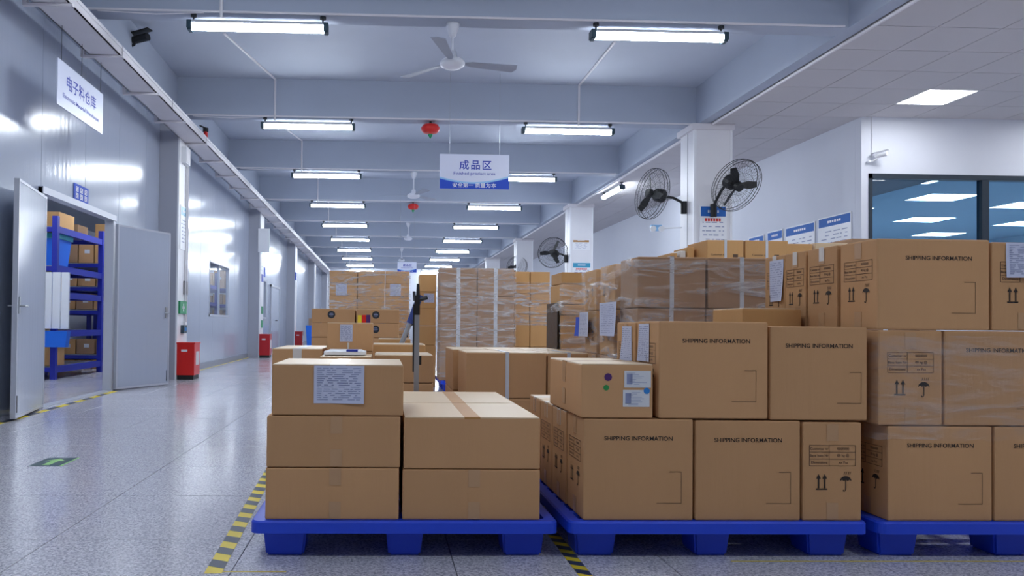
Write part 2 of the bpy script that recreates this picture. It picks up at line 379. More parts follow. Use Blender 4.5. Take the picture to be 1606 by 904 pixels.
# door frame
df = struct(link('door_1', None, None, (-3.5, 7.92, 0)))
obj('door_frame', MB().box(-.07, .04, -.06, 0, 0, 2.25).box(-.07, .04, 2.01, 2.09, 0, 2.25).box(-.07, .05, -.06, 2.09, 2.19, 2.26), M_ALU, df)
obj('threshold', MB().box(-.06, .06, 0, 2.01, 0, .012), M_ALU, df)
def leaf(hx, hy, ang, w, h, handle_side):
    """door leaf hinged at (hx,hy); local +x runs from hinge to the free edge; handle at free edge"""
    e = link('door_leaf', None, df, (hx + 3.5, hy - 7.92, .02), (0, 0, ang)); t = .045
    obj('leaf_core', MB().box(.02, w - .02, -t / 2 + .003, t / 2 - .003, .02, h - .02), M_PANEL, e)
    f = MB()
    f.box(0, .025, -t / 2, t / 2, 0, h).box(w - .025, w, -t / 2, t / 2, 0, h).box(.025, w - .025, -t / 2, t / 2, 0, .025).box(.025, w - .025, -t / 2, t / 2, h - .025, h)
    obj('leaf_frame', f, M_ALU, e)
    hb = MB(); s = -1
    for s in (-1, 1):
        hb.lathe([(.027, 0), (.027, .006)], 14, (0, 0, 0)) if False else None
        hb.tube([(w - .07, s * t / 2, 1.0), (w - .07, s * (t / 2 + .045), 1.0), (w - .16, s * (t / 2 + .045), 1.0)], .009, 8)
        hb.box(w - .09, w - .05, s * t / 2 - .004, s * t / 2 + .004, .93, 1.08)
    obj('door_handle', hb, M_STEEL, e)
    obj('bolt', MB().box(w - .05, w - .035, -t / 2 - .002, t / 2 + .002, .05, .2), M_DARK, e)
leaf(-3.44, 7.88, math.radians(-79), 1.04, 2.13, 1)
leaf(-3.43, 9.97, math.radians(66), 1.02, 2.13, 1)
# left wall windows
for k, (a, b, z0, z1) in enumerate(OPEN[1:]):
    w = struct(link('window_%d' % (k + 1), None, None, (-3.5, a, z0)))
    obj('window_frame', MB().box(-.06, .008, 0, .035, 0, z1 - z0).box(-.06, .008, b - a - .035, b - a, 0, z1 - z0).box(-.06, .008, 0, b - a, 0, .05).box(-.06, .008, 0, b - a, z1 - z0 - .03, z1 - z0).box(-.05, 0, (b - a) / 2 - .012, (b - a) / 2 + .012, .03, z1 - z0 - .03), M_ALU, w)
    for h in (0, 1):
        obj('pane', MB().box(-.035, -.03, .03 + h * (b - a) / 2, (b - a) / 2 - .012 + h * ((b - a) / 2 - .02), .04, z1 - z0 - .03), M_GLASS, w)
d2 = struct(link('door_2', None, None, (-3.5, 24.0, 0)))
obj('door_leaf', MB().box(0, .03, 0, 1.9, .02, 2.05), M_PANEL, d2); obj('door_frame', MB().box(0, .05, -.06, 0, 0, 2.12).box(0, .05, 1.9, 1.96, 0, 2.12).box(0, .05, -.06, 1.96, 2.05, 2.12), M_ALU, d2)
obj('door_handle', MB().tube([(.03, 1.0, 1.0), (.09, 1.0, 1.0), (.09, 1.13, 1.0)], .012, 6), M_DARK, d2)

# columns on the left
LC = [12.03 + 8.04 * k for k in range(-2, 5)]
for k, y in enumerate(LC):
    c = struct(link('trim_%d' % (30 + k), None, None, (-3.5, y, 0)))
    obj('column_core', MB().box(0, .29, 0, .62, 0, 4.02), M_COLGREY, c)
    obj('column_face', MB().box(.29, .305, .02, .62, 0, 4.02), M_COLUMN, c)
    obj('corner_trim', MB().box(.285, .312, -.006, .03, 0, 4.02), M_WHITE, c)

# end walls, right wall
struct(obj('wall_back', MB().box(-8.5, 22, 45.2, 45.4, 0, SL), M_WALL))
struct(obj('wall_behind', MB().box(-8.5, 22, -10, -9.8, 0, SL), M_WALL))
struct(obj('wall_far_right', MB().box(12.1, 12.3, -10, 11.4, 0, SL), M_WALL))
struct(obj('wall_right', MB().box(7.28, 7.45, 11.552, 45.2, 0, BB + .02), M_WALL))
WX0, WX1, WZ0, WZ1 = 7.39, 11.6, 1.15, 3.27
struct(obj('wall_window', MB().box(7.28, WX0, 11.4, 11.55, 0, BB + .02).box(WX0, WX1, 11.4, 11.55, 0, WZ0).box(WX0, WX1, 11.4, 11.55, WZ1, BB + .02).box(WX1, 12.1, 11.4, 11.55, 0, BB + .02), M_WALL))
w3 = struct(link('window_3', None, None, (WX0, 11.4, WZ0)))
WW, WH = WX1 - WX0, WZ1 - WZ0; f = MB()
f.box(0, WW, -.02, .1, 0, .06).box(0, WW, -.02, .1, WH - .075, WH).box(0, .05, -.02, .1, 0, WH).box(WW - .05, WW, -.02, .1, 0, WH)
for x in (1.82, 3.0): f.box(x - .055, x + .055, -.015, .095, .05, WH - .05)
obj('window_frame', f, M_FRAME, w3)
for a, b in ((.05, 1.765), (1.875, 2.945), (3.055, WW - .05)): obj('pane', MB().box(a, b, .04, .046, .06, WH - .07), M_GLASSB, w3)
# room behind the big window
struct(obj('wall_office', MB().box(7.46, 22, 32, 32.2, 0, SL).box(21.8, 22, 11.6, 32, 0, SL), M_ROOM))
struct(obj('ceiling_office', MB().box(7.46, 21.8, 11.6, 32, BB + .03, BB + .08), M_ROOM))
for x, y in ((11.55, 16.2), (13.75, 18.35), (16.0, 22.1), (12.6, 20.6), (18.9, 25.4), (16.7, 19.3), (19.5, 22.6), (14.3, 25.0), (10.0, 19.5), (17.0, 28.5), (9.6, 14.4), (13.0, 14.0)):
    panel_lamp(x, y, 'white ceiling panel light seen through the dark-framed office window', 'office ceiling lights behind the glass', BB + .025, 1.25, 1.0)
# storeroom shell
struct(obj('wall_store', MB().box(-8.5, -8.4, 5, 30, 0, 4.0).box(-8.4, -3.56, 5, 5.1, 0, 4.0).box(-8.4, -3.56, 30, 30.1, 0, 4.0), M_WALL))
struct(obj('ceiling_store', MB().box(-8.5, -3.56, 5, 30, 3.5, 3.55), M_SLAB))
for k, (x, y) in enumerate(((-5.9, 8.6), (-4.6, 10.4), (-4.15, 13.2), (-4.15, 15.5), (-4.15, 19.5), (-4.15, 23.5))):  # lamps added out of view to brighten the storeroom
    t = thing('tube_light', 'unseen tube light added to brighten the storeroom, above the doorway view', 'light', (x, y, 3.4), group='added storeroom lights')
    obj('housing', MB().box(-.06, .06, -.6, .6, .03, .1), M_LAMPB, t); obj('diffuser', MB().box(-.05, .05, -.58, .58, 0, .03), M_LAMP, t)

# right columns
RC = [11.98 + 8.04 * k for k in range(-2, 5)]
for k, y in enumerate(RC):
    c = struct(link('trim_%d' % (40 + k), None, None, (4.94, y, 0)))
    obj('column_body', MB().box(0, .6, 0, .56, 0, BB - .08), M_COLUMN, c)
    obj('column_cap', MB().box(-.05, .63, -.05, .6, BB - .1, BB - .004), M_TRAY, c)
    obj('corner_trim', MB().box(-.01, .03, -.01, .03, 0, BB - .1).box(.575, .61, -.01, .02, 0, BB - .1), M_WHITE, c)
    obj('face_joint', MB().box(-.004, 0, .26, .268, 0, BB - .1), M_TBAR, c)

# ------------------------------------------------------------------ TUBE LIGHTS
def make_lamp():
    t = thing('tube_light', 'x', 'light', group='tube lights under the beams'); L = .74
    n = 10; prof = [(.055 * math.cos(a), .048 * math.sin(a)) for a in [math.pi * (1.0 + i / n) for i in range(n + 1)]]
    d = MB(); v = []
    for x in (-L + .05, L - .05): v += [(x, y, z) for y, z in prof] + [(x, .05, .018), (x, -.05, .018)]
    m = len(prof) + 2
    d.add(v, [(i, (i + 1) % m, m + (i + 1) % m, m + i) for i in range(m)]); obj('diffuser', d, M_LAMP, t)
    obj('housing', MB().box(-L + .05, L - .05, -.055, .055, .018, .04).frustum(0, 0, 2 * L - .12, .1, .04, 2 * L - .14, .07, .055), M_LAMPB, t)
    for s in (-1, 1):
        e = MB(); x0, x1 = sorted((s * (L - .05), s * L))
        e.box(x0, x1, -.062, .062, -.04, .042).box(x0 + .005, x1 - .005, -.045, .045, -.056, .05); obj('end_cap', e, M_TEAL, t)
        h = MB(); h.tube([(s * (L - .06), 0, .04), (s * (L - .06), 0, .125)], .009, 6); h.lathe([(.032, .095), (.032, .125)], 12, (s * (L - .06), 0, 0)); obj('hanger', h, M_DARK, t)
    return t
lamp0 = make_lamp(); first = True
ORD = ['nearest', 'second', 'third', 'fourth', 'fifth', 'sixth', 'seventh', 'eighth', 'ninth', 'tenth']
for k, y in enumerate(BY):
    if k < 2: continue
    for side, x in (('left', -1.2), ('right', 2.94)):
        o = lamp0 if first else copy_tree(lamp0); first = False
        o.location = (x - (.14 if k == 4 and side == 'left' else 0), y + .04, 4.02)
        if k < 4: o['label'] = 'glowing tube light on a beam outside the picture'; o['group'] = 'tube lights out of view'
        else: o['label'] = '%s glowing tube light %s %s ceiling row' % (ORD[k - 4], 'in the' if k == 4 else 'from the front in the', side)
# lamp running along the right beam
o = copy_tree(lamp0); o.location = (5.33, 17.6, 4.03); o.rotation_euler = (0, 0, math.pi / 2); o['label'] = 'slanting tube light beside the right beam behind the near column'
# conduits along beams and down to the lamps
for k, y in enumerate(BY[4:], 4):
    tag(obj('beam_conduit', MB().tube([(-3.1, y - .012, BB + .012), (4.95, y - .012, BB + .012)], .013, 6).tube([(-3.0, y - .02, BB - .01), (-2.4, y - .015, BB - .03), (-1.9, y - .015, BB - .005)], .006, 5), M_CONDUIT), 'white conduit along the lower edge of the %s ceiling beam' % (ORD[k - 4] if k < 14 else 'far'), 'conduit', 'beam conduits')
    for nm, x, dx in (('left', -1.72, -.42), ('right', 3.1, .0)):
        if nm == 'right' and k not in (5,): continue
        tag(obj('lamp_conduit', MB().tube([(x + dx, y - 1.9, SL - .015), (x, y - .03, SL - .015), (x, y - .018, BB + .02), (x, y - .005, BB - .05)], .018, 6), M_CONDUIT), 'white drop conduit feeding the %s lamp of the %s row' % (ORD[k - 4], nm), 'conduit', 'lamp drop conduits')
tag(obj('wall_conduit', MB().tube([(5.2, 4, BB - .02), (5.2, 11.9, BB - .02)], .02, 8), M_CONDUIT), 'white conduit running along the right beam above the tile edge', 'conduit')
tag(obj('wall_conduit', MB().tube([(5.12, 12.6, BB - .03), (5.12, 40, BB - .03)], .025, 6), M_CONDUIT), 'white conduit along the right beam beyond the near column', 'conduit')

# ------------------------------------------------------------------ CABLE TRAY on the left
tr = thing('cable_tray', 'long white metal cable tray hung along the left wall under the beams', 'cable tray', (-3.2, 0, 3.78))
obj('tray_trough', MB().box(0, .33, 2, 44, 0, .012).box(.318, .33, 2, 44, 0, .11).box(0, .012, 2, 44, 0, .11), M_TRAY, tr)
obj('tray_lid', MB().box(-.004, .336, 2, 44, .11, .12).box(.33, .337, 2, 44, .085, .12), M_CONDUIT, tr)
me = MB().box(-.05, .36, -.02, .02, -.03, -.004).box(-.09, -.05, -.02, .02, -.03, .25).mesh('bracket', M_TRAY)
for y in [3.0 + 1.34 * i for i in range(30)]: link('bracket', me, tr, (0, y, 0))
me = MB().box(.3365, .339, -.006, .006, 0, .12).mesh('joint', M_TBAR)
for y in [2.4 + 2.0 * i for i in range(20)]: link('joint', me, tr, (0, y, 0))
sp = Vector((-3.2, 12.6, 3.91))
def cctv(x, y, z, rz, label, m=M_BLACK, s=1.0):
    t = thing('security_camera', label, 'camera', (x, y, z), (0, 0, rz)); t.scale = (s, s, s)
    obj('arm', MB().tube([(-.16, 0, -.09), (-.1, 0, -.09), (-.02, 0, -.05), (0, 0, 0)], .015, 6).lathe([(.035, -.012), (.035, .012)], 10, (-.16, 0, -.09)), m, t)
    obj('body', MB().tube([(-.05, .02, -.0), (.14, -.05, .02)], .042, 10), m, t)
    obj('sun_shield', MB().add([(-.1, .08, .05), (.18, -.02, .09), (.15, -.11, .09), (-.12, -.02, .05), (-.1, .08, .06), (.18, -.02, .1), (.15, -.11, .1), (-.12, -.02, .06)], [(0, 3, 2, 1), (4, 5, 6, 7), (0, 1, 5, 4), (1, 2, 6, 5), (2, 3, 7, 6), (3, 0, 4, 7)]), m, t)
cctv(-3.2, 9.9, 4.52, 0, 'black security camera on the upper wall above the cable tray', M_BLACK, 1.2)
cctv(7.48, 11.3, 3.52, -.6, 'white security camera at the wall corner left of the office window', M_WHITE, .8)
tag(obj('camera_cable', MB().tube([(7.43, 11.385, 3.52), (7.44, 11.385, 3.8), (7.43, 11.385, 4.13)], .006, 5), M_CONDUIT), 'thin white cable above the white corner camera', 'cable')
al = thing('alarm_beacon', 'small red and black alarm beacon beside the cable tray', 'alarm', (-2.9, 12.5, 3.9))
obj('lens', MB().lathe([(.035, 0), (.035, .08), (.02, .1)], 10), M_RED, al); obj('base', MB().lathe([(.045, .1), (.045, .16)], 10), M_BLACK, al); obj('stem', MB().tube([(-.1, 0, .2), (0, 0, .16)], .012, 6), M_BLACK, al)

# ------------------------------------------------------------------ HANGING SIGNS
def text_on(parent, s, size, m, x, z, y=0, rot=FRONT, bold=0, name='lettering', width=None):
    return link(name, text_mesh(s, size, m, bold, width), parent, (x, y, z), rot)
sg = thing('hanging_sign', 'white hanging sign with blue Chinese writing near the left wall doorway', 'sign', (-3.12, 7.95, 2.96))
obj('board', MB().box(-.006, .006, -.59, .59, 0, .445), M_SIGNW, sg)
text_on(sg, '电子料仓库', .15, M_SIGNINK, .0075, .275, 0, RIGHTF, .012, width=.76)
text_on(sg, 'Electronic Material Warehouse', .062, M_SIGNINK, .0075, .125, 0, RIGHTF, .008, width=.93)
obj('wire', MB().tube([(0, 0, .44), (0, 0, .785)], .004, 5).tube([(0, .53, .44), (0, .53, .785)], .003, 5).tube([(0, -.5, .44), (0, -.5, .785)], .003, 5), M_DARK, sg)
def area_sign(x, y, z, w, h, label, small=False):
    t = thing('hanging_sign', label, 'sign', (x, y, z), (0, 0, .0))
    obj('board', MB().box(-w / 2, w / 2, -.006, .006, 0, h), M_SIGNW, t)
    n = 20; top = lambda u, o: h * (.31 - .155 * math.sin(math.pi * (u * .93 + .04)) + o + (u < .1) * .0 - .06 * u + .10 * u * u)
    for nm, o, yy, m in (('pale_wave', .05, -.0066, M_SIGNL), ('blue_band', 0, -.0075, M_SIGNB)):
        pts = [(-w / 2, 0), (w / 2, 0)] + [(w / 2 - w * i / n, top(1 - i / n, o)) for i in range(n + 1)]
        obj(nm, MB().poly(pts, .0006), m, t, (0, yy, 0), FRONT)
    for k_, ch in enumerate('成品区'): text_on(t, ch, .145 * w, M_SIGNINK, (.015 + (k_ - 1) * .165) * w, h * .69, -.0085, FRONT, .016, 'character')
    text_on(t, 'Finished product area', .065 * w, M_SIGNINK, 0, h * .435, -.0085, FRONT, .004, width=.6 * w)
    text_on(t, '安全第一 质量为本', .075 * w, M_WHITE, 0, h * .11, -.0095, FRONT, .008, width=.63 * w)
    for s in (-1, 1): obj('wire', MB().tube([(s * w * .36, 0, h - .03), (s * w * .36, 0, SL - z)], .0025, 5), M_STEEL, t)
area_sign(1.385, 11.6, 2.972, 1.06, .53, 'white and blue hanging sign in the middle reading Finished product area')
area_sign(.64, 20.0, 2.27, .5, .27, 'small distant white and blue hanging sign above the far carton stacks', True)
ds = thing('door_plate', 'small blue plate with white characters above the storeroom doorway', 'sign', (-3.497, 8.94, 2.275))
obj('board', MB().box(0, .01, -.205, .205, 0, .18), M_SIGNB, ds)
g_ = MB(); rnd = random.Random(3)
for r in (0, 1):
    for c in range(3):
        x, z = -.125 + c * .125, .115 - r * .075
        for k in range(4): g_.rect(x - .038, x + .038, z - .022 + k * .0165, z - .013 + k * .0165)
        for dx in (-.034, .0, .03): g_.rect(x + dx - .004, x + dx + .005, z - .024 + rnd.random() * .01, z + .035)
obj('lettering', g_, M_WHITE, ds, (.0102, 0, 0), RIGHTF)['kind'] = 'stuff'

# ------------------------------------------------------------------ CEILING FANS and extinguisher balls
def ceiling_fan(x, y, label, a0, drop=.42, s=1.0):
    t = thing('ceiling_fan', label, 'ceiling fan', (x, y, BB), group='ceiling fans under the beams')
    t.rotation_euler = (0, 0, a0)
    obj('canopy', MB().lathe([(.075, 0), (.07, -.03), (.035, -.13), (.028, -.14)], 20), M_FANW, t, smooth=True)
    obj('rod', MB().tube([(0, 0, -.13), (0, 0, -drop + .09)], .014, 8), M_FANW, t)
    obj('motor', MB().lathe([(.04, -drop + .12), (.045, -drop + .06), (.11, -drop + .03), (.135, -drop - .0), (.13, -drop - .03), (.09, -drop - .055), (.05, -drop - .06)], 28), M_FANW, t, smooth=True)
    for k in range(3):
        q = 2 * math.pi * k / 3
        me = MB().add([(.12, -.02, 0), (.22, -.045, .01), (.72, -.085, .014), (.745, .0, 0), (.72, .07, -.012), (.22, .05, -.01), (.12, .02, 0)] + [(.12, -.02, .006), (.22, -.045, .016), (.72, -.085, .02), (.745, .0, .006), (.72, .07, -.006), (.22, .05, -.004), (.12, .02, .006)],
                      [(6, 5, 4, 3, 2, 1, 0), (7, 8, 9, 10, 11, 12, 13)] + [(i, (i + 1) % 7, 7 + (i + 1) % 7, 7 + i) for i in range(7)])
        obj('blade', me, M_FANB, t, (0, 0, -drop), (0, 0, q))
ceiling_fan(.73, 8.2, 'white ceiling fan with long rod, nearest to the camera', math.radians(14))
ceiling_fan(.64, 16.2, 'white ceiling fan behind the middle hanging sign', math.radians(50), .5)
ceiling_fan(.80, 24.25, 'distant white ceiling fan in the middle of the hall', math.radians(4), .5)
ceiling_fan(.80, 32.3, 'farthest tiny white ceiling fan', math.radians(30), .5)
for x, y, lab in ((.74, 12.17, 'red hanging extinguisher ball between the second pair of tube lights'), (.79, 20.2, 'smaller red hanging extinguisher ball under the distant fan')):
    t = thing('extinguisher_ball', lab, 'extinguisher', (x, y, BB), group='hanging extinguishers')
    obj('tank', MB().lathe([(.05, -.035), (.12, -.055), (.15, -.10), (.145, -.14), (.11, -.18), (.04, -.2)], 24), M_RED, t, smooth=True)
    obj('neck', MB().tube([(0, 0, 0), (0, 0, -.05)], .02, 8), M_BLACK, t); obj('nozzle', MB().lathe([(.04, -.2), (.035, -.225), (.018, -.25), (.008, -.27)], 12), M_GREEN, t)

# ------------------------------------------------------------------ WALL FANS
def wall_fan(center, face, arm, label, R=.41):
    c = Vector(center); f_ = Vector(face).normalized()
    t = thing('wall_fan', label, 'fan', center, group='black industrial wall fans'); t.rotation_euler = Vector((0, 0, 1)).rotation_difference(f_).to_euler()
    cg = MB()
    for r, z in ((R, 0), (R * .98, .05), (R * .98, -.05)): cg.tube([(r * math.cos(i * math.pi / 18), r * math.sin(i * math.pi / 18), z) for i in range(36)], .005, 5, True)
    for r, z in ((R * .8, .075), (R * .55, .09), (R * .3, .1), (R * .8, -.075), (R * .5, -.09)): cg.tube([(r * math.cos(i * math.pi / 14), r * math.sin(i * math.pi / 14), z) for i in range(28)], .0022, 4, True)
    for i in range(40):
        a = i * math.pi / 20; cx, sy = math.cos(a), math.sin(a)
        for s in (1, -1): cg.tube([(.08 * cx, .08 * sy, .1 * s), (R * .6 * cx, R * .6 * sy, .088 * s), (R * .98 * cx, R * .98 * sy, .05 * s)], .0018, 3, caps=False)
    obj('cage', cg, M_BLACK, t)
    hub = MB().lathe([(.05, .1), (.07, .09), (.075, .02), (.05, .0)], 18); hub.lathe([(.075, -.05), (.105, -.08), (.11, -.2), (.07, -.24)], 18); obj('motor', hub, M_BLACK, t)
    for k in range(3):
        q = 2 * math.pi * k / 3 + .5
        obj('blade', MB().add([(.05, -.03, .03), (.2, -.06, .05), (.34, -.045, .05), (.35, .03, .01), (.2, .05, -.01), (.05, .03, .0), (.05, -.03, .036), (.2, -.06, .056), (.34, -.045, .056), (.35, .03, .016), (.2, .05, -.004), (.05, .03, .006)],
                              [(5, 4, 3, 2, 1, 0), (6, 7, 8, 9, 10, 11)] + [(i, (i + 1) % 6, 6 + (i + 1) % 6, 6 + i) for i in range(6)]), M_BLACK, t, rot=(0, 0, q))
    inv = t.rotation_euler.to_matrix().inverted()
    back = Vector((0, 0, -.2)); end = inv @ (Vector(arm) - c); mid = (back + end) / 2 + inv @ Vector((0, 0, .05))
    obj('arm', MB().tube([back, mid, end + inv @ Vector((0, 0, .04)), end], .022, 8), M_BLACK, t)
    obj('wall_bracket', MB().tube([end + inv @ Vector((0, 0, .07)), end + inv @ Vector((0, 0, -.13))], .05, 8), M_BLACK, t)
wall_fan((5.36, 11.42, 3.06), (.25, -.75, -.45), (5.22, 11.91, 2.78), 'black wire-caged wall fan on the front of the near white column')
wall_fan((4.32, 12.15, 3.04), (-.98, -.25, .12), (4.90, 12.3, 2.88), 'black wire-caged wall fan on the left side of the near white column')
wall_fan((4.52, 20.2, 2.86), (-.55, -.8, .1), (4.9, 20.3, 2.74), 'black wall fan on the second white column above wrapped cartons')
wall_fan((4.98, 28.2, 3.1), (-.6, -.8, .15), (4.92, 28.25, 2.9), 'small distant black wall fan just above the far stack')
t = thing('emergency_light', 'small white and blue emergency lamp below the left fan of the column', 'light', (4.55, 12.6, 2.55)); obj('body', MB().box(-.09, .09, -.03, .03, -.05, .05), M_SIGNL, t); obj('mount_arm', MB().tube([(.08, 0, 0), (.5, -.15, 0)], .012, 6), M_WHITE, t)
for s in (-1, 1): obj('lamp_head', MB().lathe([(.045, 0), (.05, .05)], 12), M_WHITE, t, (s * .07, -.03, -.02), (math.pi / 2, 0, 0))

# ------------------------------------------------------------------ POSTERS
def poster(loc, rot, w, h, label, head=M_POSTB, red=False, group=None, lines=7, frame=True):
    t = thing('poster', label, 'poster', loc, rot, group)
    obj('board', MB().box(-w / 2, w / 2, -.008, 0, 0, h), M_WHITE, t)
    obj('header', MB().rect(-w / 2 + .02, w / 2 - .02, h - .19 * h - .02, h - .02), head, t, (0, -.0085, 0), FRONT)
    g = MB(); rr = random.Random(hash(label) % 999)
    rr = random.Random(len(label) * 31)
    for i in range(6): g.rect(-w * .2 + i * w * .07, -w * .2 + i * w * .07 + w * .05, h * .855, h * .905)
    obj('header_text', g, M_WHITE, t, (0, -.0095, 0), FRONT)
    g = MB()
    for i in range(lines):
        z = h * .66 - i * h * .082; a = -w * .4 + rr.random() * w * .15
        while a < w * .36:
            b = min(w * .4, a + w * (.05 + rr.random() * .16)); g.rect(a, b, z, z + h * .018); a = b + w * (.02 + rr.random() * .12)
    obj('printed_lines', g, M_INKP, t, (0, -.0088, 0), FRONT)['kind'] = 'stuff'
    if red:
        g = MB()
        for i in range(6): g.rect(-w * .3 + i * w * .1, -w * .3 + i * w * .1 + w * .075, h * .69, h * .75)
        obj('red_text', g, M_RED, t, (0, -.0092, 0), FRONT)
    return t
for k, (a, b, zt) in enumerate(((11.63, 12.53, 2.73), (12.63, 13.56, 2.71), (13.67, 14.22, 2.71), (14.35, 14.95, 2.69))):
    poster((7.272, (a + b) / 2, zt - .75), (0, 0, -math.pi / 2), b - a, .75, 'framed notice with blue header on right wall, %s to the office window' % ('nearest', 'second closest', 'third closest', 'farthest')[k], M_POSTB, group='notices on the right wall')
poster((5.24, 11.972, 2.02), (0, 0, 0), .44, .82, 'notice with blue header and red title on the near white column', M_POSTB, True)
poster((5.25, 20.01, 1.95), (0, 0, 0), .5, .65, 'notice with blue header and red title on the second white column', M_POSTT, True)
poster((5.25, 28.05, 2.0), (0, 0, 0), .5, .6, 'notice with blue header on the third white column', M_SIGNB)
pc = poster((5.23, 20.01, 2.92), (0, 0, 0), .46, .28, 'small orange and white picture notice high on the second column', M_WOOD)
poster((-3.193, 12.34, 2.05), (0, 0, math.pi / 2), .42, .7, 'tall teal and white notice on the near left column', M_POSTT)
poster((-3.193, 20.4, 2.3), (0, 0, math.pi / 2), .4, .55, 'pale notice on the second left column', M_SIGNL)
# small things on the left columns
def fire_box(x, y, label, m, h=.56):
    t = thing('extinguisher_box', label, 'fire box', (x, y, 0)); w, d = .27, .36
    obj('cabinet', MB().box(-w / 2, w / 2, -d / 2, d / 2, .07, h), m, t); obj('plinth', MB().box(-w / 2 + .01, w / 2 - .01, -d / 2 + .01, d / 2 - .01, 0, .07), M_BLACK, t)
    obj('lid', MB().box(-w / 2 - .006, w / 2 + .012, -d / 2 - .006, d / 2 + .006, h, h + .02), m, t)
    obj('notice_panel', MB().box(w / 2, w / 2 + .003, -d * .2, d * .35, h * .4, h * .78), M_LABELW, t)
    obj('front_label', MB().box(-w * .25, w * .1, -d / 2 - .002, -d / 2, h * .78, h * .84), M_LABELW, t)
fire_box(-3.05, 12.2, 'bright red fire extinguisher box at the foot of the near left column', M_RED)
fire_box(-3.05, 20.2, 'dark red fire extinguisher box at the foot of the second left column', M_RED2, .6)
fire_box(-3.05, 28.3, 'distant red fire extinguisher box at the third left column', M_RED2, .6)
t = thing('first_aid_sign', 'green first aid sign with white cross on the near left column', 'sign', (-3.193, 12.3, 1.03))
obj('plate', MB().box(0, .03, -.2, .2, 0, .2), M_GREEN, t)
obj('cross', MB().rect(-.02, .02, -.06, .06).rect(-.06, .06, -.02, .02), M_WHITE, t, (.0305, 0, .1), RIGHTF)
t = thing('switch_box', 'small dark blue switch box below the green first aid sign', 'switch', (-3.193, 12.36, .72)); obj('housing', MB().box(0, .05, -.1, .1, 0, .13), M_TEAL, t); obj('button', MB().box(.05, .056, -.05, .05, .04, .09), M_DOTB, t)
t = thing('junction_box', 'white electrical junction box high on the near left column', 'junction box', (-3.193, 12.3, 3.42)); obj('housing', MB().box(0, .07, -.13, .13, 0, .26), M_WHITE, t); obj('cover', MB().box(.07, .076, -.11, .11, .02, .24), M_CONDUIT, t)
tag(obj('wall_conduit', MB().tube([(-3.18, 12.45, .85), (-3.18, 12.45, 3.42)], .014, 6).tube([(-3.18, 12.55, .9), (-3.18, 12.55, 3.7)], .014, 6), M_CONDUIT), 'pair of white conduits running down the near left column', 'conduit')
t = thing('card_holder', 'small grey card holder halfway up the near left column', 'holder', (-3.193, 12.5, 1.34)); obj('plate', MB().box(0, .02, -.12, .12, 0, .22), M_TBAR, t)
for k, (z, m, nm) in enumerate(((1.15, M_GREEN, 'upper small green sign on the second left column'), (.78, M_GREEN, 'lower small green sign on the second left column'), (2.0, M_SIGNINK, 'small violet sign on the second left column'))):
    tag(obj('column_sign', MB().box(0, .012, -.13, .13, 0, .2), m, None, (-3.193, 20.45, z)), nm, 'sign')
t = thing('notice_board', 'white board leaning out from the second left column', 'sign', (-3.2, 20.03, 2.75)); obj('board', MB().box(-.05, .25, -.01, .01, 0, .62), M_WHITE, t)
for k, (y, z, nm) in enumerate(((22.7, 2.28, 'blue plate above the second wall window'), (28.2, 2.5, 'blue plate on the third left column'))):
    tag(obj('wall_plate', MB().box(0, .02, -.15, .15, 0, .28), M_SIGNB, None, (-3.497 if k == 0 else -3.19, y, z)), nm, 'sign')

# ------------------------------------------------------------------ STOREROOM RACKS
def rack(x0, y0, L, D, H, levels, label, along='y'):
    t = thing('storage_rack', label, 'rack', (x0, y0, 0))
    for a in (0, D):
        for b in (0, L): obj('upright', MB().box(a - .04, a + .04, b - .04, b + .04, 0, H), M_BLUES, t)
    for z in levels:
        for a in (0, D): obj('beam', MB().box(a - .03, a + .03, .04, L - .04, z - .1, z), M_BLUES, t)
        obj('shelf', MB().box(.03, D - .03, .03, L - .03, z - .02, z - .004), M_STEEL, t)
        for b in (0, L): obj('side_brace', MB().box(.04, D - .04, b - .02, b + .02, z - .09, z - .02), M_BLUES, t)
    return t
rack(-5.95, 11.85, 1.9, .95, 2.5, (.2, .75, 1.35, 1.75, 2.35), 'near blue storeroom rack holding blue bin and cartons, seen through the doorway')
rack(-6.5, 14.6, 2.6, 1.5, 2.4, (.28, 1.12, 1.56, 2.0), 'farther blue storeroom rack with stacked cartons, right half of the doorway')
rack(-6.5, 17.6, 2.6, 1.5, 2.4, (.28, 1.0, 1.5, 2.0), 'blue storeroom rack seen through the first wall window')
rack(-6.5, 20.6, 2.6, 1.5, 2.4, (.28, 1.0, 1.5, 2.0), 'blue storeroom rack nearer the second wall window')
rack(-6.1, 24.3, 1.6, 1.7, 2.4, (.28, 1.0, 1.5, 2.0), 'blue storeroom rack facing the first wall window with cartons')
t = thing('storage_bin', 'large blue plastic bin with teal lid on the near storeroom rack', 'bin', (-5.45, 12.2, 1.755)); obj('body', MB().frustum(0, .08, .72, .5, 0, .8, .58, .42), M_BLUEB, t); obj('lid', MB().frustum(0, .08, .84, .62, .42, .84, .62, .5), M_TEALB, t)
obj('label_clip', MB().box(-.05, -.035, -.2, -.19, .25, .33).box(.01, .025, -.2, -.19, .25, .33), M_WHITE, t)
t = thing('panel_sheets', 'white ribbed boards standing at the end of the near storeroom rack', 'boards', (-4.82, 11.72, .78))
for k in range(3): obj('board', MB().box(-.28 + k * .13, -.17 + k * .13, -.02, .02, 0, .85), M_WHITE, t)
t = thing('tool_bin', 'low blue bin below the white boards in the storeroom', 'bin', (-4.98, 11.70, .5)); obj('body', MB().frustum(.05, -.03, .4, .12, 0, .45, .14, .24), M_BLUEB, t)

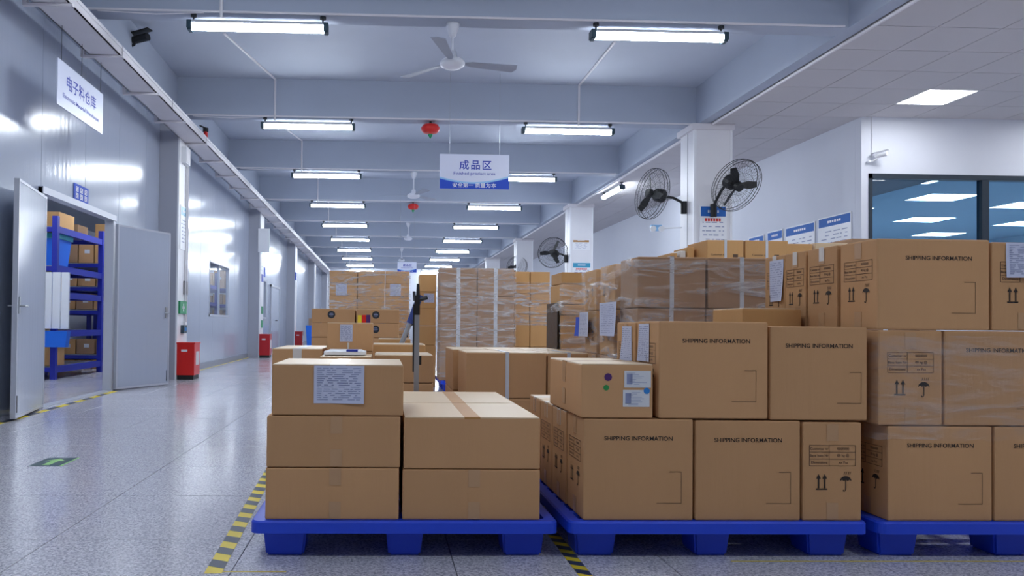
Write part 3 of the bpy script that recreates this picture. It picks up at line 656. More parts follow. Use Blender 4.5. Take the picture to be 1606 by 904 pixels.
# ------------------------------------------------------------------ CARTONS
def up_arrows():
    m = MB()
    for x in (-.012, .012):
        m.rect(x - .0028, x + .0028, 0, .04); m.poly([(x - .009, .036), (x + .009, .036), (x, .054)])
    m.rect(-.022, .022, -.006, -.001); return m.mesh('up_arrows', M_INK)
def umbrella():
    m = MB(); n = 12; r = .022
    pts = [(r * math.cos(math.pi * i / n), .02 + r * .85 * math.sin(math.pi * i / n)) for i in range(n + 1)]
    pts += [(-r + r * .33, .025), (-r * .33, .02), (0, .025), (r * .33, .02), (r * .66, .025)]
    m.poly(pts); m.rect(-.0017, .0017, -.012, .024)
    m.poly([(-.0017, -.012), (.0017, -.012), (-.002, -.019), (-.009, -.02), (-.011, -.014), (-.008, -.013), (-.007, -.016), (-.003, -.0165)])
    for a in (-.008, 0, .008, .015): m.poly([(a, .044), (a + .0015, .044), (a + .005, .056), (a + .0035, .056)])
    return m.mesh('umbrella_mark', M_INK)
def table_mesh(w=.18, h=.078):
    m = MB(); t = .0014
    for i in range(4): m.rect(-w / 2, w / 2, -h / 2 + i * h / 3 - t / 2, -h / 2 + i * h / 3 + t / 2)
    for x in (-w / 2, -w * .07, w / 2): m.rect(x - t / 2, x + t / 2, -h / 2, h / 2)
    return m.mesh('print_table', M_INKL)
ARROWS, UMB, TABLE = up_arrows(), umbrella(), table_mesh()
def small_mark():
    m = MB(); m.disc(0, 0, .028, n=24); return m
def paper_mesh(w, h, seed):
    r = random.Random(seed); n, k = 7, 9; m = MB(); v = []
    for j in range(k):
        for i in range(n):
            u, q = i / (n - 1), j / (k - 1); v.append(((u - .5) * w, -h + q * h, .002 + (1 - q) ** 2 * .012 * (.4 + .6 * math.sin(u * 3 + seed))))
    m.add(v, [(j * n + i, j * n + i + 1, (j + 1) * n + i + 1, (j + 1) * n + i) for j in range(k - 1) for i in range(n - 1)])
    return m
def paper_lines(w, h, seed):
    r = random.Random(seed); m = MB(); z = -.08 * h
    while z > -h * .93:
        a = -w * .44
        while a < w * .4:
            b = min(w * .44, a + w * (.04 + r.random() * .2)); q = 1 + z / h
            zz = .0035 + (1 - q) ** 2 * .012 * (.4 + .6 * math.sin(((a + b) / 2 / w + .5) * 3 + seed))
            m.add([(a, z, zz), (b, z, zz), (b, z + .0024, zz), (a, z + .0024, zz)], [(0, 1, 2, 3)]); a = b + w * (.015 + r.random() * .12)
        z -= h * .055
    return m
class Carton:
    def __init__(s, x0, x1, y0, y1, z0, z1, label, group=None, m=None, top=None, tape=None, cat='box', name='cardboard_box', ang=0.0, seam='x'):
        s.w, s.d, s.h = x1 - x0, y1 - y0, z1 - z0; c = .0065
        s.o = tag(link(name, None, None, ((x0 + x1) / 2, (y0 + y1) / 2, z0), (0, 0, ang)), label, cat, group)
        w, d, h = s.w / 2 - .0015, s.d / 2 - .0015, s.h - (.004 if top else .0015)
        bm = bmesh.new(); bmesh.ops.create_cube(bm, size=1)
        for v in bm.verts: v.co = Vector((v.co.x * 2 * w, v.co.y * 2 * d, (v.co.z + .5) * h))
        bmesh.ops.bevel(bm, geom=bm.edges[:], offset=c, segments=2, affect='EDGES', profile=.6)
        me = bpy.data.meshes.new('carton_body'); bm.to_mesh(me); bm.free(); me.materials.append(m or M_CARD)
        s.body = link('carton_body', me, s.o)
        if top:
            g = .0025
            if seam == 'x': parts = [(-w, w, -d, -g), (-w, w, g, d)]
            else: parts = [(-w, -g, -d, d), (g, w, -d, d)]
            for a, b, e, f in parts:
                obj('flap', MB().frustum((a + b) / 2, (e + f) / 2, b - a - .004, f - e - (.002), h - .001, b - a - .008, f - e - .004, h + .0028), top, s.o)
        if tape:
            tw, z = .03, h + .0034; down = .008 if tape is M_TAPEB else min(.07, s.h * .4); t = MB()
            if seam == 'x':
                t.box(-w - .0008, w + .0008, -tw, tw, z - .0004, z)
                for sg in (-1, 1): t.box(*sorted((sg * w, sg * (w + .0009))), -tw, tw, z - down, z)
            else:
                t.box(-tw, tw, -d - .0008, d + .0008, z - .0004, z)
                for sg in (-1, 1): t.box(-tw, tw, *sorted((sg * d, sg * (d + .0009))), z - down, z)
            obj('packing_tape', t, tape, s.o)
    def on(s, face, u, z, extra=0.):
        """position on a face; u is metres right of the face centre as seen from outside"""
        e = .0006 + extra
        if face == 'front': return (u, -s.d / 2 + .001 - e, z), FRONT
        if face == 'left': return (-s.w / 2 + .001 - e, -u, z), LEFT
    def put(s, name, data, face, u, z, extra=0.):
        l, r = s.on(face, u, z, extra); return link(name, data, s.o, l, r)
    def shipping(s, z=None, size=.026, width=.262, u=0):
        s.put('print_title', text_mesh('SHIPPING INFORMATION', .0225, M_INK, .014, width), 'front', u, z or s.h - .075)
        g = MB(); t = .0012
        g.rect(.07, .165, -.045, -.045 + t).rect(.165 - t, .165, -.045, .075).rect(.12, .165, .075 - t, .075)
        s.put('print_frame', g.mesh('print_frame', M_INKL), 'front', .0, .11)
    def endprint(s, face, u=0, k=1.0, z=None):
        zt = z or s.h * .66
        o = s.put('print_table', TABLE, face, u, zt); o.scale = (k, 1, 1)
        for i, (a, b) in enumerate((('Customer nr', '0000000'), ('Base Item Nr', '00 kg @'), ('Dimensions', 'xx Pcs'))):
            for tx, du in ((a, -.051), (b, .042)):
                q = s.put('print_text', text_mesh(tx, .0135, M_INKL, .01), face, u + du * k, zt + .026 - i * .026); q.scale = (k, 1, 1)
        s.put('up_arrows', ARROWS, face, u - .042 * k, s.h * .33).scale = (k, 1, 1); s.put('umbrella_mark', UMB, face, u + .052 * k, s.h * .35).scale = (k, 1, 1)
        # tape tab at top and bottom of the end face
        for zz in (s.h - .04, .037): s.put('tape_tab', TAB, face, u, zz)
    def paper(s, face, u, z, w, h, seed=1, tilt=0., m=None):
        p = s.put('paper_sheet', paper_mesh(w, h, seed).mesh('paper_sheet', m or M_PAPER, True), face, u, z, .0)
        p.rotation_euler = (p.rotation_euler[0], tilt if face == 'front' else 0, p.rotation_euler[2])
        obj('paper_print', paper_lines(w, h, seed), M_INKP, p); return p
    def strap(s, face='front', u=0., w=.02, over=True, side=False):
        h = s.h; g = MB().box(u - w / 2, u + w / 2, -s.d / 2 - .0016, -s.d / 2 + .002, 0, h + .002)
        if over: g.box(u - w / 2, u + w / 2, -s.d / 2 - .0016, s.d / 2, h + .0002, h + .0022)
        obj('strap', g, M_STRAP, s.o)
TAB = MB().rect(-.022, .022, -.032, .032).mesh('tape_tab', M_TAPEC)
PAL = {}
def pallet(x0, x1, y0, y1, label):
    w, d = x1 - x0, y1 - y0; t = thing('plastic_pallet', label, 'pallet', ((x0 + x1) / 2, (y0 + y1) / 2, 0), group='blue plastic pallets')
    key = (round(w, 3), round(d, 3))
    if key not in PAL:
        def rr(w, d, r, n=6): return [(sx * (w / 2 - r) + r * math.cos(a), sy * (d / 2 - r) + r * math.sin(a)) for sx, sy, a0 in ((1, 1, 0), (-1, 1, 90), (-1, -1, 180), (1, -1, 270)) for a in [math.radians(a0 + 90 * i / n) for i in range(n + 1)]]
        o = rr(w, d, .035); o2 = rr(w - .012, d - .012, .03); i_ = rr(w - .09, d - .09, .012); n = len(o); mb = MB()
        rings = [(o, .104), (o, .143), (o2, .15), (i_, .15), (i_, .104)]
        v = [(x, y, z) for r, z in rings for x, y in r]
        mb.add(v, [(a * n + j, a * n + (j + 1) % n, ((a + 1) % 5) * n + (j + 1) % n, ((a + 1) % 5) * n + j) for a in range(5) for j in range(n)])
        nx, ny = 7, 7
        for k in range(1, nx): x = -w / 2 + w * k / nx; mb.box(x - .022, x + .022, -d / 2 + .04, d / 2 - .04, .11, .149)
        for k in range(1, ny): y = -d / 2 + d * k / ny; mb.box(-w / 2 + .04, w / 2 - .04, y - .022, y + .022, .112, .1485)
        fm = {}
        for nm, fw in (('c', .165), ('m', .145)): 
            f = MB(); f.frustum(0, 0, fw - .022, .13, 0, fw, .15, .104); bm = bmesh.new(); me = f.mesh('foot', M_BLUEP); bm.from_mesh(me); bmesh.ops.bevel(bm, geom=[e for e in bm.edges], offset=.008, segments=2, affect='EDGES'); bm.to_mesh(me); bm.free(); fm[nm] = me
        PAL[key] = (mb.mesh('deck', M_BLUEP), fm)
    dk, fm = PAL[key]; link('deck', dk, t)
    for a in (-1, 0, 1):
        for b in (-1, 0, 1): link('foot', fm['c' if a else 'm'], t, (a * (w / 2 - .12), b * (d / 2 - .145), 0))
pallet(-.48, .67, 2.86, 4.02, 'blue plastic pallet at front left beside the aisle')
pallet(.71, 1.86, 2.86, 3.96, 'blue plastic pallet at front middle under shipping cartons')
pallet(1.90, 3.05, 2.86, 3.96, 'blue plastic pallet at front right, cut by the picture edge')
Y0 = 2.88; GA = 'cartons on the front left pallet'
# --- stack A, front left
A = [(-.43, .072, .15, .3445, 'bottom left'), (.082, .605, .15, .3405, 'bottom right'), (-.428, .075, .3455, .5385, 'middle left')]
for x0, x1, z0, z1, w in A:
    c = Carton(x0, x1, Y0, Y0 + .54, z0, z1, 'plain brown carton, %s of the front left pallet' % w, GA)
    for zz in (c.h - .034, .036): c.put('tape_tab', TAB, 'front', .01, zz)
Carton(.085, .605, Y0 + .002, Y0 + .54, .3415, .537, 'brown carton with pale lit top and brown tape, upper right on front left pallet', GA, top=M_CARDTOP_LIT, tape=M_TAPEB, seam='y')
Carton(.09, .605, Y0 + .548, 4.0, .3415, .537, 'brown carton with taped top directly behind the upper right front carton', GA, top=M_CARDTOP_LIT, tape=M_TAPEB, seam='y')
Carton(.085, .605, Y0 + .548, 4.0, .15, .3405, 'brown carton in the hidden bottom rear right of the front left pallet', GA)
for z0, z1, w in ((.15, .3445, 'bottom'), (.3455, .5385, 'middle')): Carton(-.43, .072, Y0 + .548, 4.0, z0, z1, 'brown carton in the %s rear left of the front left pallet' % w, GA)
c = Carton(-.412, .085, Y0 + .004, Y0 + .50, .5395, .732, 'brown carton with large printed sheet, topmost on front left pallet', GA, top=M_CARDTOP_LIT, tape=M_TAPEP, seam='y')
c.paper('front', .005, .187, .188, .142, 4)
# --- stack B, front middle
GB = 'cartons on the front middle pallet'
c = Carton(.766, 1.19, Y0, Y0 + .255, .15, .535, 'shipping information carton at bottom left of the front middle pallet', GB); c.shipping(); c.endprint('left', -.0)
c = Carton(1.196, 1.605, Y0, Y0 + .255, .15, .531, 'shipping information carton at bottom centre of the front middle pallet', GB); c.shipping()
c = Carton(1.612, 1.843, Y0, Y0 + .43, .15, .527, 'narrow carton with table, arrows and umbrella, bottom right of front middle pallet', GB); c.endprint('front')
for k, (a, b) in enumerate(((3.14, 3.395), (3.40, 3.655), (3.66, 3.915))):
    c = Carton(.762, 1.19, a, b, .15, .533, '%s carton behind the bottom left shipping carton, end face to the gap' % ('first', 'second', 'third')[k], GB, top=M_CARDTOP_LIT, tape=M_TAPEP); c.endprint('left')
    if k < 2: Carton(1.196, 1.85, max(a, 3.32), b if k else 3.6, .15, .53, 'carton hidden in the middle of the front middle pallet, row %s' % ('one', 'two')[k], GB) if k == 0 else None
Carton(1.196, 1.85, 3.605, 3.915, .15, .53, 'carton hidden at the rear of the front middle pallet', GB)
c = Carton(.757, 1.036, Y0 + .005, 3.43, .5365, .743, 'carton with coloured dots and two white labels on the middle pallet', GB, top=M_CARDTOP_LIT, tape=M_TAPEC, seam='x')
for x, z, r, m in ((-.035, .155, .0145, M_PURPLE), (-.042, .115, .011, M_DOTG)):
    c.put('colour_dot', MB().disc(0, 0, r).mesh('colour_dot', m), 'front', x, z)
for x, z in ((.078, .148), (.073, .075)):
    l = c.put('white_label', MB().rect(-.051, .051, -.032, .032).mesh('white_label', M_LABELW), 'front', x, z)
    g = MB(); rr = random.Random(int(z * 1000))
    for i in range(9): a = -.044 + rr.random() * .03; g.rect(a, a + .02 + rr.random() * .04, -.026 + i * .006, -.0245 + i * .006)
    g.rect(-.042, -.02, -.02, .02); obj('label_print', g, M_INKP, l, (0, 0, .0006))
c.put('colour_dot', MB().disc(0, 0, .012).mesh('colour_dot', M_DOTB), 'front', .113, .104, .001)
for z in (.15, .06): c.put('tape_tab', TAB, 'left', .0, z)
c = Carton(1.055, 1.48, Y0 + .004, Y0 + .26, .5365, .908, 'shipping information carton, taller upper one in centre of middle pallet', GB); c.shipping(u=.01); c.endprint('left')
c.paper('left', -.035, .36, .12, .15, 9)
c = Carton(1.052, 1.48, Y0 + .268, Y0 + .52, .5365, .905, 'carton with hanging sheet behind the taller upper shipping carton', GB); c.endprint('left'); c.paper('left', .02, .35, .125, .15, 2)
c = Carton(1.487, 1.868, Y0 + .004, Y0 + .26, .533, .893, 'shipping information carton at upper right of the front middle pallet', GB); c.shipping()
Carton(1.60, 1.87, 3.35, 3.66, .532, .975, 'plain orange-brown carton peeking above the upper right shipping carton', GB, M_CARD2, top=M_CARDTOP_LIT)
# --- stack C, front right
GC = 'cartons on the front right pallet'
c = Carton(1.944, 2.357, Y0, Y0 + .25, .15, .514, 'film-covered shipping carton at bottom left of the front right pallet', GC); c.shipping(); c.endprint('left')
c = Carton(2.363, 2.78, Y0, Y0 + .25, .15, .514, 'shipping carton cut by the right picture edge, bottom row', GC); c.shipping()
c = Carton(1.906, 2.16, Y0, Y0 + .42, .5165, .882, 'narrow carton with table, arrows and umbrella under film, middle row far right', GC); c.endprint('front')
c = Carton(2.166, 2.60, Y0, Y0 + .25, .5165, .882, 'shipping carton under film cut by the right picture edge, middle row', GC); c.shipping()
c = Carton(1.902, 2.348, Y0, 3.122, .8845, 1.236, 'large shipping carton topmost at far right', GC); c.shipping(u=.02); c.endprint('left')
c = Carton(2.354, 2.604, Y0, 3.3, .8845, 1.228, 'carton with attached sheet cut by the right picture edge, top row', GC); c.endprint('front'); c.paper('front', .03, .34, .2, .135, 6)
for k, (a, b) in enumerate(((3.135, 3.36), (3.378, 3.558), (3.562, 3.755))):
    c = Carton(1.898 + .004 * k, 2.348, a, b, .8845, 1.237, '%s narrow end-on carton behind the topmost far right shipping carton' % ('first', 'second', 'third')[k], GC); c.endprint('left', k=1 if k == 0 else .8)
    if k == 2: c.paper('left', .02, .33, .13, .2, 5)
    c.put('tape_tab', MB().rect(-.018, .018, -.03, .03).mesh('tape_tab', M_TAPEP), 'left', 0, c.h - .03, .0005)
for z0, z1, w in ((.15, .514, 'bottom'), (.5165, .882, 'middle')):
    for k, (a, b) in enumerate(((3.31, 3.53), (3.54, 3.76))):
        Carton(1.906, 2.35, a, b, z0, z1, 'carton inside the front right pallet, %s row, %s from the front' % (w, ('second', 'third')[k]), GC)
# --- generic stacks
def stack(xs, ys, zs, phrase, group, m=M_CARD, full=False, strap=False, top=None, jit=.004, cb=None):
    nx, ny, nz = len(xs) - 1, len(ys) - 1, len(zs) - 1
    cn = {1: [''], 2: ['left', 'right'], 3: ['left', 'centre', 'right'], 4: ['leftmost', 'second', 'third', 'rightmost']}[nx]
    rows = ['top', 'second', 'third', 'fourth', 'fifth', 'sixth', 'seventh', 'eighth']
    for k in range(nz):
        for j in range(ny):
            for i in range(nx):
                if not (k == nz - 1 or j == 0 or i == 0): continue
                lab = '%s row%s carton%s of %s' % (rows[nz - 1 - k], ' ' + cn[i] if cn[i] else '', '' if j == 0 else (' deeper in' if ny == 2 else ' %s deep' % ('second', 'third', 'fourth')[j - 1]), phrase)
                dx, dy = random.uniform(-jit, jit), random.uniform(0, jit)
                c = Carton(xs[i] + .003 + dx, xs[i + 1] - .003 + dx, ys[j] + dy + .002, ys[j + 1] - .002 + dy, zs[k] + .001, zs[k + 1] - .001, lab, group, m, top if k == nz - 1 else None)
                if strap and j == 0: c.strap(over=(k == nz - 1), w=strap)
                if cb: cb(c, i, j, k, nx, ny, nz)
def film(x0, x1, y0, y1, z0, z1, label, m=None, sides='fl', seed=0, off=.012):
    """loose film sheet around the visible sides of a stack"""
    r = random.Random(seed); mb = MB(); nx = max(6, int((x1 - x0) / .06)); ny = max(6, int((y1 - y0) / .06)); nz = max(6, int((z1 - z0) / .06))
    path = []
    if 'l' in sides: path += [(x0 - off, y1 - (y1 - y0) * i / ny, -1, 0) for i in range(ny)]
    path += [(x0 - off + (x1 - x0 + 2 * off) * i / nx, y0 - off, 0, -1) for i in range(nx + 1)]
    if 'r' in sides: path += [(x1 + off, y0 + (y1 - y0) * i / ny, 1, 0) for i in range(1, ny + 1)]
    n = len(path); v = []
    for k in range(nz + 1):
        for (x, y, a, b) in path:
            q = r.uniform(-.003, .004); v.append((x + a * q, y + b * q, z0 + (z1 - z0) * k / nz + r.uniform(-.006, .006)))
    mb.add(v, [(k * n + i, k * n + i + 1, (k + 1) * n + i + 1, (k + 1) * n + i) for k in range(nz) for i in range(n - 1)])
    tag(obj('stretch_wrap', mb, m or M_FILM, smooth=True), label, 'plastic film', 'stretch film wraps')
def lin_edges(a, b, n): return [a + (b - a) * i / n for i in range(n + 1)]
# E: strapped dark cartons behind the middle pallet
pallet(1.36, 2.51, 4.08, 5.2, 'blue plastic pallet hidden under the strapped stack behind front middle pallet')
stack([1.38, 1.762, 2.144, 2.5], [4.1, 4.41], [.15, .43, .71, .99, 1.27], 'the white-strapped wrapped stack behind upper shipping cartons', 'strapped cartons behind the middle pallet', M_CARD3, strap=.022)
def g_end(c, i, j, k, nx, ny, nz):
    if i == 0: c.put('end_mark', UMB, 'left', .05, c.h * .4); c.put('end_mark', ARROWS, 'left', -.06, c.h * .35)
stack([1.376, 1.9], [4.5, 4.81], [.15, .43, .71, .99, 1.262], 'the wrapped column just behind the white-strapped stack', 'wrapped cartons behind the strapped stack', M_CARD2, cb=g_end)
stack([1.38, 1.9], [4.9, 5.18], [.15, .43, .71, .99, 1.26], 'the second wrapped column behind the white-strapped stack', 'wrapped cartons behind the strapped stack', M_CARD2, cb=g_end)
film(1.38, 2.5, 4.1, 5.2, .3, 1.25, 'clear stretch film around the white-strapped carton stack', M_FILM, 'fl', 3)
t = thing('document_sheet', 'large white sheet hanging on the wrapped stack left of the straps', 'paper', (1.345, 4.52, 1.03)); q = obj('sheet', paper_mesh(.34, .2, 5), M_PAPER, t, (0, 0, 0), LEFT, True); obj('sheet_print', paper_lines(.3, .2, 5), M_INKP, q)
t = thing('document_sheet', 'smaller white sheet with blue backing on the farther wrapped column', 'paper', (1.355, 5.05, .98)); q = obj('sheet', paper_mesh(.22, .16, 3), M_PAPER, t, (-.012, 0, 0), LEFT, True); obj('sheet_print', paper_lines(.2, .16, 3), M_INKP, q); obj('backing', paper_mesh(.3, .13, 8), M_SIGNB, t, (-.006, .08, -.03), LEFT, True)
# G
zsG = [.15, .4, .6, .777, .894, .97, 1.05, 1.2]
stack([1.316, 1.62, 1.95], [5.6, 5.98], zsG, 'the wrapped stack behind the two wrapped columns', 'cartons of the dark-sided wrapped stack', M_CARD2)
Carton(1.32, 1.62, 5.6, 5.95, 1.2005, 1.287, 'single orange-brown carton lying on top of the dark-sided wrapped stack', None, M_CARD2)
tag(obj('shade_panel', MB().box(1.296, 1.306, 5.62, 5.99, .16, 1.06), M_SHADEBLK), 'black panel standing in for shade on the left side of a wrapped stack', 'shade panel')  # dark panel added where only shade shows beside the stack
film(1.316, 1.95, 5.6, 5.98, .6, 1.21, 'clear stretch film on the front of the dark-sided stack', M_FILM, 'f', 8)
# loose film strand
rb = MB(); P0, P1 = Vector((1.29, 5.9, 1.0)), Vector((1.362, 4.1, 1.24)); Pm = Vector((1.5, 8.4, .93)); v = []; n = 24; r = random.Random(5)
for i in range(n + 1):
    u = i / n; p = P1.lerp(P0, u) + Vector((-.012, 0, -.02 * math.sin(math.pi * u)))
    w = .02 + .012 * math.sin(u * 17) + .006 * r.random(); v += [tuple(p + Vector((0, 0, w))), tuple(p + Vector((-.01, 0, 0))), tuple(p - Vector((0, 0, w)))]
rb.add(v, [(3 * i + k, 3 * i + k + 1, 3 * i + 4 + k, 3 * i + 3 + k) for i in range(n) for k in (0, 1)])
tag(obj('film_strand', rb, M_FILMW, smooth=True), 'slanting loose strand of stretch film across the wrapped columns', 'plastic film')
# J strapped lit-topped cartons
pallet(.45, 1.3, 4.66, 5.92, 'blue plastic pallet under the low strapped cartons behind front pallets')
for nm, y0, y1, x0 in (('front', 4.7, 5.2, .52), ('rear', 5.26, 5.88, .49)):
    for z0, z1, r in ((.15, .435, 'lower'), (.437, .72, 'upper')):
        for k, (a, b) in enumerate(((x0, x0 + .5), (x0 + .506, 1.28))):
            c = Carton(a, b, y0, y1, z0, z1, '%s %s %s carton of the low strapped group behind both front pallets' % (r, nm, ('left', 'right')[k]), 'low strapped cartons', M_CARD, top=M_CARDTOP_LIT if r == 'upper' else None, seam='y')
            if nm == 'front': c.strap(over=r == 'upper', u=.005, w=.022)
# N group behind front left pallet
pallet(-.39, .42, 4.58, 5.66, 'blue plastic pallet hidden behind the front left stack')
GN = 'low cartons behind the front left pallet'
def pile(x0, x1, y0, y1, zs, phrase, **kw):
    for k in range(len(zs) - 1):
        Carton(x0, x1, y0, y1, zs[k] + .001, zs[k + 1] - .001, ('top' if k == len(zs) - 2 else ('bottom', 'lower', 'middle', 'upper')[k]) + ' carton ' + phrase, GN, top=M_CARDTOP_LIT if k == len(zs) - 2 else None, tape=M_TAPEP if k == len(zs) - 2 else None, **kw)
pile(-.045, .32, 4.7, 5.25, [.15, .352, .527, .70], 'of the pile right behind the steel pole')
pile(-.07, .34, 5.9, 6.4, [0, .2, .4, .56, .735], 'of the pile farther behind the steel pole', m=M_CARD2)
pile(-.03, .25, 6.6, 7.0, [0, .25, .5, .765], 'of the small pile farthest behind the steel pole', m=M_CARD2)
pile(-.74, -.4, 5.19, 6.0, [0, .18, .36, .54, .718], 'at the aisle corner behind the front left stack', seam='y')
pile(-.375, -.06, 4.62, 5.15, [.15, .35, .53, .69], 'under the white paper behind the front left stack')
for k, (a, b) in enumerate(((.15, .35), (.351, .53), (.531, .699))): Carton(-.375, -.06, 5.2, 5.6, a, b, '%s carton beneath the labelled box behind the front left stack' % ('bottom', 'middle', 'top')[k], GN)
c = Carton(-.373, -.06, 5.2, 5.58, .70, .896, 'brown carton with upright white sheet behind the front left stack', GN, top=M_CARDTOP_LIT); c.paper('front', -.025, .182, .085, .115, 3)
c.put('tape_tab', MB().rect(-.007, .007, -.03, .03).mesh('tape_tab', M_TAPEP), 'front', -.01, .03)
t = thing('paper_bundle', 'white paper bundle with blue end lying on a low carton', 'paper', (-.22, 4.9, .693)); obj('bundle', MB().box(-.14, .12, -.12, .1, 0, .02).frustum(-.01, -.01, .25, .2, .02, .2, .16, .03), M_WHITE, t); obj('blue_print', MB().box(.0, .07, -.122, .0, .0205, .0315), M_SIGNINK, t)
t = thing('tape_rolls', 'small yellow and red packet row standing on the sheet-labelled carton', 'packet', (-.12, 5.4, .896))
for k, m in enumerate((M_YEL, M_RED, M_PURPLE)): obj('packet', MB().box(-.05 + k * .03, -.022 + k * .03, -.04, .04, 0, .052 + .002 * k), m, t)
# L with round stickers
pallet(-.74, .41, 7.9, 8.9, 'blue plastic pallet under the sticker cartons')
def stick(c, i, j, k, nx, ny, nz):
    if j == 0 and (k == nz - 1 or (k == nz - 2 and i == 1)):
        o = c.put('round_sticker', MB().disc(0, 0, .04, n=24).mesh('round_sticker', M_DARK), 'front', -.02, c.h * .58)
        obj('sticker_bar', MB().rect(-.022, .022, -.004, .006).rect(-.016, .016, .012, .016).rect(-.016, .016, -.018, -.014), M_INKP, o, (0, 0, .0007))
stack([-.735, -.275, .185], [8.0, 8.45], [.15 + .15 * i for i in range(7)], 'the low stack with round black stickers', 'cartons with round stickers', M_CARD, top=M_CARDTOP_LIT, cb=stick)
# K far left wrapped stack
pallet(-.85, .45, 11.95, 13.0, 'blue plastic pallet under the far wide wrapped stack')
def kpaper(c, i, j, k, nx, ny, nz):
    if j == 0 and k == nz - 2 and i in (0, 2): c.paper('front', -.03, c.h * .98, .17, c.h * .95, i + 3)
stack([-.83, -.39, .045, .43], [12, 12.5], [.15 + .1975 * i for i in range(9)], 'the far wide wrapped stack', 'cartons of the far wide stack', M_CARD2, cb=kpaper)
film(-.83, .43, 12, 12.5, .5, 1.72, 'clear stretch film on the far wide carton stack', M_FILM, 'f', 4)
def k2p(c, i, j, k, nx, ny, nz):
    if k == nz - 2: c.paper('front', .02, c.h * .9, .15, .13, 4)
stack([.53, .78], [11, 11.4], [0, .3, .6, .88, 1.13, 1.37, 1.62], 'the narrow pile between far wide and grey strapped stacks', 'cartons of the narrow far pile', M_CARD2, cb=k2p)
# H grey strapped wrapped stack
pallet(.785, 1.8, 10.1, 11.2, 'blue plastic pallet under the tall grey-brown strapped stack')
stack([.77, 1.27, 1.77], [10.2, 10.7], [.15 + .3775 * i for i in range(5)], 'the tall grey-brown strapped stack in centre', 'cartons of the tall strapped stack', M_CARD3, strap=.05, jit=.003)
film(.77, 1.77, 10.2, 10.7, .2, 1.66, 'clear stretch film around the tall grey-brown strapped stack', M_FILM, 'fl', 6, .02)
# I
zI = [.15, .6, .91, 1.056, 1.202, 1.343, 1.484, 1.65]
pallet(1.82, 2.36, 10.55, 11.1, 'blue plastic pallet under the stack right of the tall strapped one')
stack([1.84, 2.06, 2.34], [10.6, 11.0], zI, 'the wrapped stack right of the tall strapped stack', 'cartons right of the tall strapped stack', M_CARD2)
film(1.84, 2.34, 10.6, 11.0, .9, 1.5, 'bright creased stretch film right of the tall strapped stack', M_FILMW, 'f', 9, .0005)
# F on the far right back
def fprint(c, i, j, k, nx, ny, nz):
    if j == 0: c.put('print_text', text_mesh('Customer nr', .022, M_INKL, .01), 'front', -.06, c.h * .3); c.put('print_box', MB().rect(.06, .1, -.012, .012).mesh('print_box', M_INKL), 'front', 0, c.h * .25)
stack([2.58, 2.885, 3.24], [6.0, 6.4], [0, .35, .7, 1.05, 1.42, 1.59], 'the stack below the blue-headed column notice', 'cartons below the column notice', M_CARD2, strap=.02, cb=fprint)
for k, (a, b, h) in enumerate(((2.36, 2.42, 1.5), (2.44, 2.49, 1.52), (2.5, 2.56, 1.55))):
    Carton(a, b, 6.2, 6.5, 1.0, h, '%s narrow carton left of the stack below the column notice' % ('leftmost', 'middle', 'rightmost')[k], 'narrow cartons beside the column', M_CARD2 if k != 1 else M_TAPEP)
Carton(2.3, 2.57, 6.15, 6.55, 0, .999, 'large carton carrying narrow cartons left of the column notice', None, M_CARD2)
for k, (a, b, h) in enumerate(((3.3, 3.55, 1.59), (3.57, 3.85, 1.6), (3.88, 4.15, 1.64), (4.45, 4.6, 1.64))):
    Carton(a, b, 6.2, 6.6, 0, h, '%s tall carton peeking out below the right wall notices' % ('first', 'second', 'third', 'fourth')[k], 'cartons peeking below the notices', (M_CARD2, M_CARDTOP_LIT, M_CARD3, M_CARD3)[k])
# film on front right pallet
film(1.91, 2.80, Y0, 3.2, .46, .86, 'clear stretch film over the middle row of the far right cartons', M_FILML, 'fl', 12, .006)
# cartons seen in the storeroom
st = [(-5.9, -5.1, 12.2, 12.8, 2.352, 2.62, 'upper carton'), (-5.85, -5.15, 12.1, 12.6, 1.355, 1.6, 'carton below the blue bin'), (-5.8, -5.3, 12.0, 12.4, .755, 1.0, 'carton on the low shelf'), (-5.75, -5.35, 11.95, 12.35, .202, .52, 'left carton on the bottom shelf'), (-5.3, -5.04, 11.95, 12.35, .202, .56, 'right carton on the bottom shelf')]
for a in st: Carton(*a[:6], a[6] + ' of the near storeroom rack', 'storeroom cartons', M_CARD2)
r = random.Random(11)
for nm, y0, lv in (('farther rack of the doorway', 14.6, (0, .282, 1.122, 1.562, 2.002)), ('rack behind the first window', 17.6, (.282, 1.002, 1.502, 2.002)), ('rack near the second window', 20.6, (.282, 1.002, 1.502, 2.002)), ('rack facing the first window', 24.3, (.282, 1.002, 1.502, 2.002))):
    for li, z in enumerate(lv):
        x = -6.42 if y0 < 24 else -6.0
        for k in range(4):
            w = r.uniform(.28, .34); h = r.uniform(.2, .32) if z < 2 else r.uniform(.3, .75)
            if z == 0: h = .17
            c = Carton(x, x + w, y0 + .05, y0 + .55, z, z + h, '%s shelf, %s carton on the %s' % (('floor', 'bottom', 'second', 'third', 'top')[li + (5 - len(lv))], ('far left', 'left', 'right', 'far right')[k], nm), 'storeroom cartons', r.choice([M_CARD, M_CARD2, M_CARD3]))
            c.put('paper_sheet', MB().rect(-.05, .05, -.035, .035).mesh('paper_sheet', M_LABELW), 'front', .02, h * .55); x += w + .02
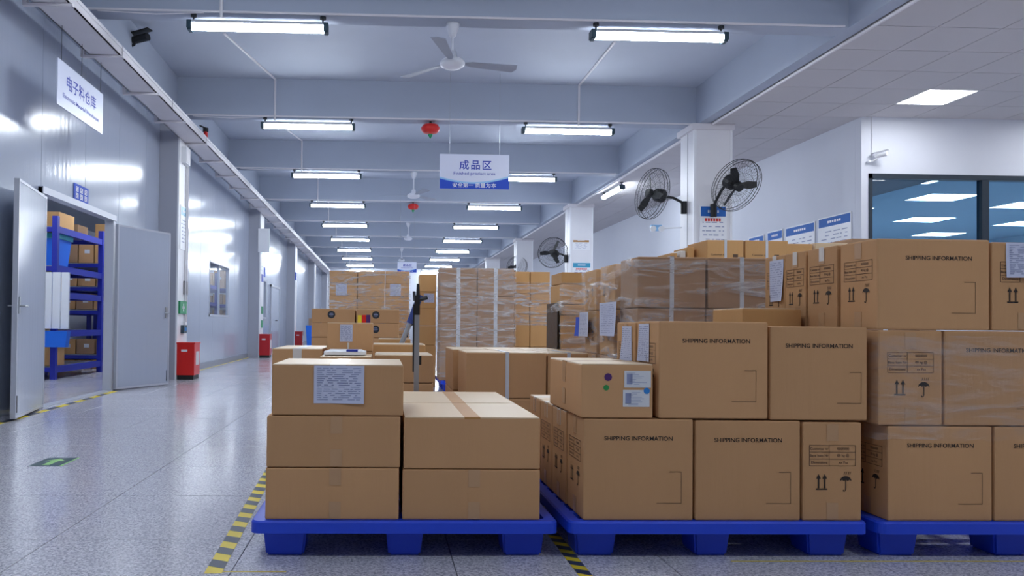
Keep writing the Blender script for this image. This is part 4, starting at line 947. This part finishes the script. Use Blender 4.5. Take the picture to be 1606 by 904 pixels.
# ------------------------------------------------------------------ POLE TOOLS between the rows
t = thing('steel_pole', 'upright grey steel handle with black upper grip behind the front left stack', 'pole', (.195, 4.3, 0))
obj('shaft', MB().frustum(0, 0, .05, .05, .0, .034, .034, .5).box(-.013, .015, -.014, .014, .5, .95), M_STEEL, t); obj('side_rail', MB().box(-.021, -.0135, -.01, .01, .62, 1.0), M_BLACK, t); obj('grip', MB().box(-.013, .017, -.016, .016, .94, 1.05).frustum(.006, 0, .022, .022, 1.05, .014, .014, 1.115), M_BLACK, t)
obj('clip', MB().box(.014, .028, -.012, .012, .66, .71), M_BLACK, t); obj('base_wheel', MB().lathe([(.05, -.02), (.06, 0), (.05, .02)], 16), M_DARK, t, (0, -.06, .06), (0, math.pi / 2, 0))
t = thing('tube_tool', 'slanting grey-blue tube with dark blue grip beside the steel handle', 'tool', (-.116, 6.5, 0))
obj('tube', MB().tube([(.01, 0, .025), (.36, 0, .92)], .021, 10), M_STEEL, t); obj('grip', MB().tube([(.35, 0, .9), (.44, -.01, 1.14)], .028, 10), mat('grip_blue', '#34488c', .45), t); obj('crossbar', MB().tube([(.39, -.02, 1.09), (.5, -.02, 1.12)], .018, 8).tube([(.39, -.02, 1.09), (.385, -.02, 1.17)], .012, 6), M_DARK, t)
obj('loop', MB().tube([(.33, 0, .78), (.34, 0, .87), (.38, 0, .89), (.405, 0, .86), (.4, 0, .76)], .008, 6), M_DARK, t)
# ------------------------------------------------------------------ far left aisle things
t = thing('waste_trolley', 'distant blue bin trolley with cardboard standing by the left columns', 'trolley', (-2.45, 28.0, 0)); obj('bin', MB().frustum(0, 0, .5, .5, .08, .6, .6, .85), M_BLUEB, t); obj('front_panel', MB().box(.05, .28, -.31, -.29, .15, .8), M_CARD3, t); obj('wheels', MB().box(-.2, .2, -.2, .2, 0, .08), M_BLACK, t)
Carton(-2.25, -1.9, 28.6, 28.9, 0, 1.05, 'distant tall carton standing beside the blue bin trolley', None, M_CARD2); Carton(-2.65, -2.25, 27.8, 28.2, .851, 1.1, 'distant carton lying on the blue bin trolley', None, M_CARD3)
